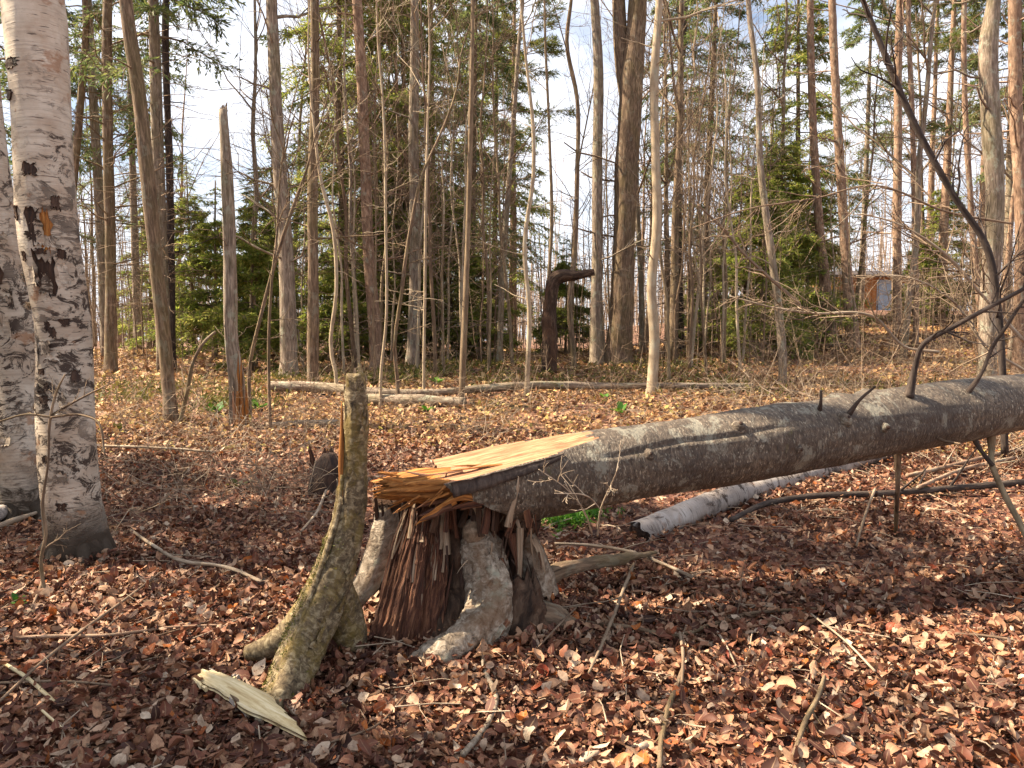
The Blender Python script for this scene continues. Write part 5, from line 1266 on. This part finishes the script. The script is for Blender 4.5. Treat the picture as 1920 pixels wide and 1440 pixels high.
standing_limb('dead_bough', 'grey dead bough slanting down across the slim pinkish trunk', 'branch', [(1500, 570, 9, 11), (1455, 530, 10, 11), (1400, 475, 9, 11), (1350, 420, 8, 11), (1310, 384, 6, 11)], TWIG, 7, tw=6, tl=.3)
standing_limb('dead_bough', 'tangled dead bough of fine twigs above the forked branch', 'branch', [(1920, 640, 10, 7.5), (1840, 540, 9, 7.5), (1760, 470, 8, 7.5), (1680, 420, 6, 7.5), (1610, 400, 4, 7.5)], TWIG_PALE, 8, tw=26, tl=.4)
standing_limb('dead_bough', 'thin arching dead bough over the dark evergreens', 'branch', [(1900, 420, 7, 9), (1780, 390, 6, 9), (1640, 345, 6, 9), (1520, 372, 5, 9), (1400, 400, 4, 9), (1300, 430, 3, 9)], TWIG, 9, tw=22, tl=.3)
standing_limb('dead_bough', 'thin dead bough lying low behind the log near the edge', 'branch', [(1930, 700, 8, 7), (1850, 650, 7, 7), (1790, 560, 7, 7), (1700, 520, 5, 7), (1600, 520, 4, 7)], TWIG_PALE, 12, tw=24, tl=.4)
standing_limb('sapling', 'thin dark sapling with three spreading twigs before the thick birch', 'sapling', [(84, 1112, 7, 4.3), (77, 1050, 7, 4.3), (86, 1000, 6, 4.3), (80, 950, 6, 4.3), (90, 870, 5, 4.3), (95, 780, 5, 4.3), (106, 735, 4, 4.3), (122, 702, 2.5, 4.3)], BARK_BROWN, 10, tw=3, tl=.25)
o = [c for c in bpy.data.objects if c.get('label', '').startswith('thin dark sapling with three')][0]
for k, pix in enumerate(([(95, 782, 4, 4.3), (50, 777, 4, 4.25), (0, 790, 4, 4.2), (-40, 800, 3, 4.2)], [(97, 778, 5, 4.3), (150, 748, 4, 4.3), (216, 714, 2, 4.3)], [(96, 782, 5, 4.3), (150, 778, 4, 4.25), (184, 792, 4, 4.2), (196, 850, 3, 4.15)])):
    limb(o, 'twig', pix, BARK_BROWN, n=6, seed=80 + k, twigs_=3, tl=.3)
standing_limb('sapling', 'thin slanting sapling leaning right beside the slim leaning brown tree', 'sapling', [(338, 790, 8, 9), (352, 730, 7, 9), (362, 680, 7, 9), (384, 640, 6, 9), (404, 622, 5, 9)], BARK_BROWN, 15, tw=5, tl=.3)

# ------------------------------------------------------------------ evergreens
SPR = [Proto(make_conifer('fir_tree', 'x', 6.5, .08, 0.3, 1.9, 85, BARK_BROWN, NEEDLE, 1, droop=.22, dead=14, dens=.8)),
       Proto(make_conifer('spruce_tree', 'x', 17.0, .15, 3.2, 2.6, 95, BARK_BROWN, NEEDLE_DARK, 2, droop=.3, dead=70, dens=.8)),
       Proto(make_conifer('spruce_tree', 'x', 18.0, .16, 5.5, 2.4, 70, BARK_GREY, NEEDLE_DARK, 3, droop=.35, dead=90, dens=.75, bare=.3)),
       Proto(make_conifer('fir_tree', 'x', 4.5, .06, 0.2, 1.5, 70, BARK_BROWN, NEEDLE, 4, droop=.15, dead=6, dens=.8)),
       Proto(make_conifer('pine_tree', 'x', 18.0, .17, 6.0, 2.8, 60, BARK_PINE, NEEDLE_PINE, 5, droop=.0, dead=60, dens=.8, slope=.25, bare=.45, blade=(.2, .014))),
       Proto(make_conifer('hemlock_tree', 'x', 17.0, .14, 1.2, 3.2, 125, BARK_BROWN, NEEDLE, 6, droop=.32, dead=40, dens=1.0, bare=.2))]
CON = [  # prototype, px, distance, scale, label
 (3, 1725, 27, .8, 'small fir right of the cabin'), (2, 1612, 36, 1.0, 'sparse far spruce left of the cabin'),
 (5, 648, 22, .95, 'full hemlock close left of the reddish pine'), (5, 770, 21.5, .8, 'full hemlock close behind the pinkish trunk'), (0, 850, 21, .8, 'bushy fir left of the straight olive sapling'),
 (0, 700, 20, .7, 'low olive fir behind the very thin pale sapling'), (0, 1425, 19, .8, 'bushy evergreen touching the slim pinkish trunk'), (0, 1510, 24, .95, 'bushy evergreen left of the pale orange pine'),
 (0, 520, 25, .8, 'fir behind the grey ridged tree'), (0, 290, 30, 1.0, 'pale green fir behind the slim leaning brown tree'), (3, 405, 20, 1.0, 'small fir behind the foot of the snapped pole'),
 (5, 690, 25, 1.0, 'broad yellow-green hemlock behind the reddish pine'), (5, 812, 26, 1.05, 'broad hemlock behind the pinkish trunk'),
 (1, 880, 23, .85, 'dark spruce with jutting boughs behind the straight olive sapling'), (5, 925, 31, 1.0, 'dark hemlock left of the bright sky gap'),
 (0, 752, 22, .85, 'low bright fir behind the thin brown sapling'),
 (0, 365, 26, .95, 'light green fir in the gap left of the snapped pole'), (0, 482, 22, .85, 'bright green fir close right of the snapped pole'),
 (3, 470, 16, .75, 'small bushy fir below the bright green fir'), (2, 310, 15.5, .95, 'dark spruce whose boughs hang over the slim leaning tree'),
 (2, 200, 21, 1.0, 'sparse spruce behind the mossy pole'), 
 (1, 1315, 23, .9, 'spire-shaped spruce right of the smooth pale sapling'), (0, 1395, 20, .85, 'low dark fir left of the slim pinkish trunk'),
 (0, 1452, 22, 1.05, 'dense fir right behind the slim pinkish trunk'), (5, 1492, 29, .95, 'dense hemlock left of the pale orange pine'),
 (0, 1770, 30, .9, 'low fir right of the straight pine'), (4, 1760, 27, 1.0, 'tall pine behind the black leaning sapling'),
 (4, 1735, 33, 1.0, 'tall far pine right of the straight pine'), (2, 1880, 26, 1.0, 'spruce behind the big forking trunk'),
 (1, 92, 22, .95, 'spruce behind the thick white birch'), (2, 262, 28, 1.0, 'pale sparse spruce left of the light green fir'),
 
 (3, 1060, 24, .8, 'small fir at the foot of the bright sky gap'), 
 (1, 1275, 30, 1.05, 'far spruce behind the dark straight trunk'), 
 (4, 960, 30, 1.0, 'tall feathery pine at the left side of the sky gap'), (4, 1830, 34, 1.0, 'far pine behind the slim pine'),
 (3, 1330, 26, .9, 'small fir by the torn pale stump'),
 
 (3, 640, 19, .8, 'small fir behind the top of the mossy snag'),
 (3, 900, 20, .75, 'small fir behind the straight olive sapling'), (2, 20, 18, 1.0, 'spruce behind the partly cut-off birch'),
]
rng = np.random.default_rng(91)
for (k, px, Y, sc, lab) in CON:
    SPR[k].place(px, Y, lab, 'evergreens in the background', sc, rng.uniform(0, 6.28), (rng.normal(0, .02), rng.normal(0, .02)))
# ------------------------------------------------------------------ bare saplings and poles of the thicket
def make_pole(name, H, r0, seed, nb, mat, low):
    rng = np.random.default_rng(700 + seed); root = empty(name, (0, 0, 0), 'x', 'sapling')
    K = 10; zz = np.linspace(-.12, H, K); tp = np.stack([rng.normal(0, .05, K).cumsum(), rng.normal(0, .05, K).cumsum(), zz], -1); tp[:2, :2] = 0
    mb = MB(); P, R = tube(mb, tp, np.linspace(r0, .006, K), 7, 26, lump=.06, seed=seed); mb.build('trunk', mat, root)
    cb = MB()
    B1, R1 = offshoots(rng, P[None], R[None], nb, .3, .97, .75, .26, 6, .25, .09, .5, .006); tubes(cb, B1, R1, 4)
    B2, R2 = offshoots(rng, B1, R1, 5, .2, .98, .7, .6, 4, .1, .08, .6, .0035); tubes(cb, B2, R2, 3)
    B3, R3 = offshoots(rng, B2, R2, 3, .2, 1, .7, .55, 3, .05, .08, .6, .0025); tubes(cb, B3, R3, 3)
    L1, Q1 = offshoots(rng, P[None], R[None], low, .08, .5, 1.4, .12, 4, .0, .12, .3, .006, maxlen=1.3); tubes(cb, L1, np.minimum(Q1, .012), 3)
    L2, Q2 = offshoots(rng, L1, Q1, 4, .2, .95, .8, .5, 3, .0, .1, .6, .004); tubes(cb, L2, np.minimum(Q2, .007), 3)
    cb.build('crown', TWIG, root); return Proto(root)
POLES = [make_pole('bare_sapling', 6, .028, 1, 14, BARK_SAPLING, 14), make_pole('bare_sapling', 9, .045, 2, 16, BARK_SAPLING, 18), make_pole('bare_sapling', 7, .035, 3, 12, BARK_PALE, 12),
         make_pole('bare_pole_tree', 13, .085, 4, 20, BARK_GREY, 22), make_pole('bare_pole_tree', 15, .11, 5, 20, BARK_BROWN, 24), make_pole('bare_pole_tree', 14, .10, 6, 16, BARK_PINE, 30)]
MARKS = [(140, 'thick white birch'), (208, 'mossy pole'), (318, 'slim leaning brown tree'), (440, 'snapped pole'), (540, 'grey ridged tree'), (588, 'straight dark trunk'), (704, 'reddish pine'), (775, 'smooth pinkish trunk'),
         (868, 'olive sapling'), (990, 'wavy sapling'), (1031, 'hooked snag'), (1140, 'thick pair'), (1225, 'smooth pale sapling'), (1466, 'slim pinkish trunk'), (1556, 'pale orange pine'), (1597, 'greyer pine'), (1682, 'straight pine'), (1855, 'big forking trunk')]
KINDN = {0: 'thin brown bare sapling', 1: 'taller brown bare sapling', 2: 'thin pale bare sapling', 3: 'grey bare pole tree', 4: 'brown bare pole tree', 5: 'reddish bare pole tree'}
ORD = 'first second third fourth fifth sixth seventh eighth ninth tenth eleventh twelfth thirteenth fourteenth fifteenth sixteenth seventeenth eighteenth'.split()
rng = np.random.default_rng(23)
spots = []
while len(spots) < 92:
    Y = 15.5 + 30 * rng.random() ** 1.1; px = rng.uniform(-20, 1940)
    k = int(rng.choice(6, p=[.28, .24, .18, .11, .10, .09])) if Y < 26 else int(rng.choice(6, p=[.14, .18, .10, .21, .20, .17]))
    if 955 < px < 1110 and (k >= 3 or rng.random() < .5): continue
    if 330 < px < 470 and k >= 3: continue
    if px < 300 and k >= 3 and Y < 26: continue
    if Y < 17 and 930 < px < 1500: continue
    if 1610 < px < 1672: continue
    spots.append((px, Y, k))
for n_ in range(40):
    spots.append((rng.uniform(560, 1000) if n_ % 3 else rng.uniform(1240, 1420), rng.uniform(13.5, 20), (0, 2, 2, 1)[n_ % 4]))
seen_ = {}
for (px, Y, k) in sorted(spots):
    lft = [m_ for m_ in MARKS if m_[0] <= px]; rgt = [m_ for m_ in MARKS if m_[0] > px]
    key = (k, lft[-1][1] if lft else '', rgt[0][1] if rgt else ''); seen_[key] = seen_.get(key, 0) + 1; od = ORD[min(seen_[key], 18) - 1]
    if lft and rgt: lab = f'{KINDN[k]}, {od} from the {lft[-1][1]} towards the {rgt[0][1]}'
    elif lft: lab = f'{KINDN[k]}, {od} from the {lft[-1][1]} towards the picture edge'
    else: lab = f'{KINDN[k]}, {od} from the picture edge towards the {rgt[0][1]}'
    POLES[k].place(px, Y, lab, 'thin bare stems of the thicket' if k < 3 else 'bare pole trees of the thicket', rng.uniform(.75, 1.12), rng.uniform(0, 6.28), (rng.normal(0, .05), rng.normal(0, .05)))
for (k, x, Y) in ((3, -7.5, 4.2), (4, -9.0, 6.4), (5, -10.5, 8.2)):  # unseen trees added on the sun side to dapple the floor with shade
    POLES[k].place(0, Y, {3: 'grey', 4: 'brown', 5: 'reddish'}[k] + ' bare tree added outside the picture beyond the birches for dappled shade', 'unseen bare trees added for dappled shade', 1.0, rng.uniform(0, 6.28), x=x)
SPR[0].place(0, 3.1, 'fir added outside the picture to shade the near corner', 'unseen evergreens added for shade', 1.2, 1.0, x=-6.0)  # unseen fir, added to throw shade over the lower left foreground
SPR[2].place(0, 7.2, 'sparse spruce added outside the picture beyond the birches to shade the floor', 'unseen evergreens added for shade', .95, 2.0, x=-10.5)  # also added out of view, its shadow meant for the band under the trunk

# ------------------------------------------------------------------ brush, far wood
def stems(mb, rng, N, y0, y1, hmin, hmax, r, tw, twl, lean=.08, side=.74, xr=None):
    y = rng.uniform(y0, y1, N); x = rng.uniform(-1, 1, N) * (y * side + 1)
    if xr is not None: x = (rng.uniform(xr[0], xr[1], N) - 960) / F * y
    ok = ~((x / y * F + 960 > 1585) & (x / y * F + 960 < 1690) & (y > 13) & (y < 43) & (rng.random(N) < .8)); x, y = x[ok], y[ok]; N = len(x)      # the opening through which the cabin shows
    z = terr(x, y); H = rng.uniform(hmin, hmax, N)
    s = np.linspace(0, 1, 5)[None, :, None]
    d = np.concatenate([rng.normal(0, lean, (N, 2)), np.ones((N, 1))], 1)
    P = np.stack([x, y, z - .05], -1)[:, None] + H[:, None, None] * (d[:, None] * s + np.concatenate([rng.normal(0, lean * .6, (N, 1, 2)), np.zeros((N, 1, 1))], 2) * s ** 2 + np.concatenate([rng.normal(0, .008, (N, 5, 2)), np.zeros((N, 5, 1))], 2))
    R = (r * rng.uniform(.5, 1.5, N))[:, None] * np.linspace(1, .35, 5)[None]
    tubes(mb, P, R, 3)
    q, qr = offshoots(rng, P, R, tw, .12, .98, 1.15, twl, 3, .03, .12, .5, .0035, maxlen=1.6, horiz=.3); tubes(mb, q, qr, 3)
rng = np.random.default_rng(44)
ub = MB()
stems(ub, rng, 620, 8.5, 15, .25, .9, .0035, 5, .5, .35)
stems(ub, rng, 130, 5.5, 10.5, .2, .65, .003, 5, .6, .5, xr=(170, 640))
stems(ub, rng, 520, 16, 30, 1.0, 4.0, .010, 9, .28, .08)
stems(ub, rng, 560, 24, 48, 2.0, 5.5, .016, 9, .25, .06)
stems(ub, rng, 90, 8, 16, .5, 2.0, .005, 8, .5, .3, xr=(1400, 1960))
stems(ub, rng, 70, 14, 26, 1.5, 4, .008, 9, .3, .12, xr=(1450, 1960))
db = MB(); stems(db, rng, 80, 5.6, 9.5, .15, .55, .0025, 5, .7, .8, xr=(180, 640)); stems(db, rng, 120, 7, 11, .2, .9, .003, 6, .6, .7, xr=(1400, 1950)); stems(db, rng, 90, 8, 12, .2, .6, .003, 5, .6, .8, xr=(640, 1400))
o = db.build('dry_brush', TWIG_PALE); tag(o, 'tangle of bleached dry twigs low over the leaves', 'brush', kind='stuff')
o = ub.build('underbrush', TWIG); tag(o, 'tangle of thin dead brush under the trees', 'brush', kind='stuff')
fw = MB()
stems(fw, rng, 420, 45, 75, 5, 12, .05, 11, .2, .04)
stems(fw, rng, 450, 70, 125, 6, 13, .08, 10, .22, .04)
stems(fw, rng, 1000, 45, 110, 2, 6, .04, 9, .35, .1)
o = fw.build('distant_wood', bark('distant_bark', (.13, .095, .07), (.26, .19, .145), (.38, .30, .24), 1, 4)); tag(o, 'far-off bare wood closing the view', 'wood', kind='stuff')
# twig litter
tb = MB(); N = 900; x, y = scatter(rng, N, 2.2, 10, .8); z = terr(x, y) + .035; a = rng.uniform(0, 6.28, N); L = rng.uniform(.06, .35, N)
s = np.linspace(-.5, .5, 3)[None, :, None]; d = np.stack([np.cos(a), np.sin(a), rng.normal(0.05, .15, N)], -1)
tubes(tb, np.stack([x, y, z + .015], -1)[:, None] + d[:, None] * L[:, None, None] * s + rng.normal(0, .008, (N, 3, 3)), (rng.uniform(.0012, .0035, N))[:, None] * np.ones((1, 3)), 4)
o = tb.build('twig_litter', TWIG_PALE); tag(o, 'litter of small broken twigs among the leaves', 'twig litter', kind='stuff')
# low moss and greenery on the far rise
mo = MB(); pts = []
for (px, py, n_, sp_) in ((860, 690, 260, .9), (800, 700, 160, .6), (720, 712, 140, .5), (1260, 690, 200, .9), (1350, 730, 120, .6), (560, 712, 180, .7), (260, 745, 200, .8), (430, 760, 120, .4), (1150, 705, 140, .9), (960, 715, 140, .8), (1700, 740, 100, .6)):
    h = hit(px, py); xx = h[0] + rng.normal(0, sp_ * .8, n_); yy = h[1] + rng.normal(0, sp_ * 1.2, n_); pts.append(np.stack([xx, yy, terr(xx, yy) + .04], -1))
tufts(mo, rng, np.concatenate(pts)[None], 6, .12, .012); o = mo.build('moss_cover', MOSSY, smooth=False); tag(o, 'low yellow-green moss and grass on the rise', 'moss', kind='stuff')
mo = MB(); pts = []
for (px, py, n_, sp_) in ((1040, 985, 70, .10), (1075, 975, 40, .08)):
    h = hit(px, py); xx = h[0] + rng.normal(0, sp_ * 1.6, n_); yy = h[1] + rng.normal(0, sp_, n_); pts.append(np.stack([xx, yy, terr(xx, yy) + .06], -1))
tufts(mo, rng, np.concatenate(pts)[None], 14, .05, .007); o = mo.build('moss_cushion', GREENLEAF, smooth=False); tag(o, 'bright green moss under the broken end of the trunk', 'moss', kind='stuff')

# small green plants
def plant(px, py, size, label, seed, mat=GREENLEAF):
    rng = np.random.default_rng(seed); h = hit(px, py); o = empty('green_plant', h, label, 'plant', 'small green plants on the leaf litter')
    for k in range(9):
        a = rng.uniform(0, 6.28); e = rng.uniform(.3, 1.2); L = size * rng.uniform(.6, 1.1)
        d = np.array([math.cos(a) * math.cos(e), math.sin(a) * math.cos(e), math.sin(e)]); sd = unit(np.cross(d, [0, 0, 1.0]))
        b = h + np.array([0, 0, .02]); w = L * .2
        V = [b, b + d * L * .3 + sd * w, b + d * L * .3 - sd * w, b + d * L * .7 + sd * w * .9 - [0, 0, L * .06], b + d * L * .7 - sd * w * .9 - [0, 0, L * .06], b + d * L - [0, 0, L * .18], b + d * L * .3 - [0, 0, w * .3], b + d * L * .7 - [0, 0, w * .4 + L * .06]]
        m = MB(); m.add(V, [(6, 1, 3, 7), (2, 6, 7, 4)], [(0, 1, 6), (0, 6, 2), (7, 3, 5), (4, 7, 5)]); m.build('leaf', mat, o)
for k, (px, py, s_, lab) in enumerate(((1165, 778, .22, 'bright green seedling behind the middle of the fallen trunk'), (1133, 752, .16, 'small green seedling under the long thin log'), (800, 775, .17, 'green seedling below the short grey log'), (404, 778, .24, 'green plant between leaning tree and shattered pole'), (446, 918, .14, 'yellow-green sprig left of the mossy snag'), (36, 1144, .09, 'tiny green sprig near the picture edge'), (222, 812, .14, 'yellow-green sprig right of the thick birch'), (820, 722, .22, 'green tuft at the foot of the straight olive sapling'), (700, 728, .22, 'yellow-green tuft at the foot of the reddish pine'), (480, 770, .2, 'green tuft right of the shattered pole foot'), (1400, 738, .18, 'yellow-green tuft before the slim pinkish trunk'))):
    plant(px, py, s_, lab, 200 + k, MOSSY if 'yellow' in lab else GREENLEAF)

# ------------------------------------------------------------------ glimpse of a cabin through the far trees
def simple_mat(name, c, rough=.7):
    m = MT(name, rough); tc = m.new('ShaderNodeTexCoord'); n = m.noise(tc.outputs['Object'], 3, 4)
    m.color(m.ramp(n, [(.3, tuple(x * .75 for x in c)), (.7, c)])); return m.m
cx = (1640 - 960) / F * 42; cy = 42.0; cz = float(terr(cx, cy))
cab = empty('cabin', (cx, cy, cz), 'small cabin with orange boards and pale blue door glimpsed through the trees', 'cabin')
def box(parent, name, x0, x1, y0, y1, z0, z1, mat):
    v = [(x, y, z) for x in (x0, x1) for y in (y0, y1) for z in (z0, z1)]
    m = MB(); m.add(np.array(v) + np.array([cx, cy, cz]), [(0, 1, 3, 2), (4, 6, 7, 5), (0, 4, 5, 1), (2, 3, 7, 6), (0, 2, 6, 4), (1, 5, 7, 3)]); return m.build(name, mat, parent, smooth=False)
CABW = simple_mat('cabin_boards', (.42, .17, .05)); CABB = simple_mat('cabin_blue', (.34, .42, .52)); CABR = simple_mat('cabin_roof', (.06, .05, .05))
wl_ = box(cab, 'wall', -2.4, 2.2, 0, 3.2, -.3, 2.0, CABW)
for k in range(15): box(wl_, 'board', -2.38 + k * .305, -2.38 + k * .305 + .28, -.03, -.004, -.2, 1.98, CABW)
box(cab, 'door', .0, .95, -.07, -.035, -.1, 1.8, CABB)
box(cab, 'window', 1.2, 1.8, -.07, -.035, .9, 1.6, CABB)
m = MB(); m.add(np.array([(-2.7, -.4, 1.92), (2.5, -.4, 1.92), (2.5, 1.6, 2.3), (-2.7, 1.6, 2.3), (-2.7, 3.6, 1.92), (2.5, 3.6, 1.92), (-2.7, -.4, 2.05), (2.5, -.4, 2.05), (2.5, 1.6, 2.43), (-2.7, 1.6, 2.43), (-2.7, 3.6, 2.05), (2.5, 3.6, 2.05)]) + np.array([cx, cy, cz]), [(0, 1, 2, 3), (3, 2, 5, 4), (6, 9, 8, 7), (9, 10, 11, 8), (0, 6, 7, 1), (4, 5, 11, 10), (0, 3, 9, 6), (3, 4, 10, 9), (1, 7, 8, 2), (2, 8, 11, 5)]); m.build('roof', CABR, cab, smooth=False)
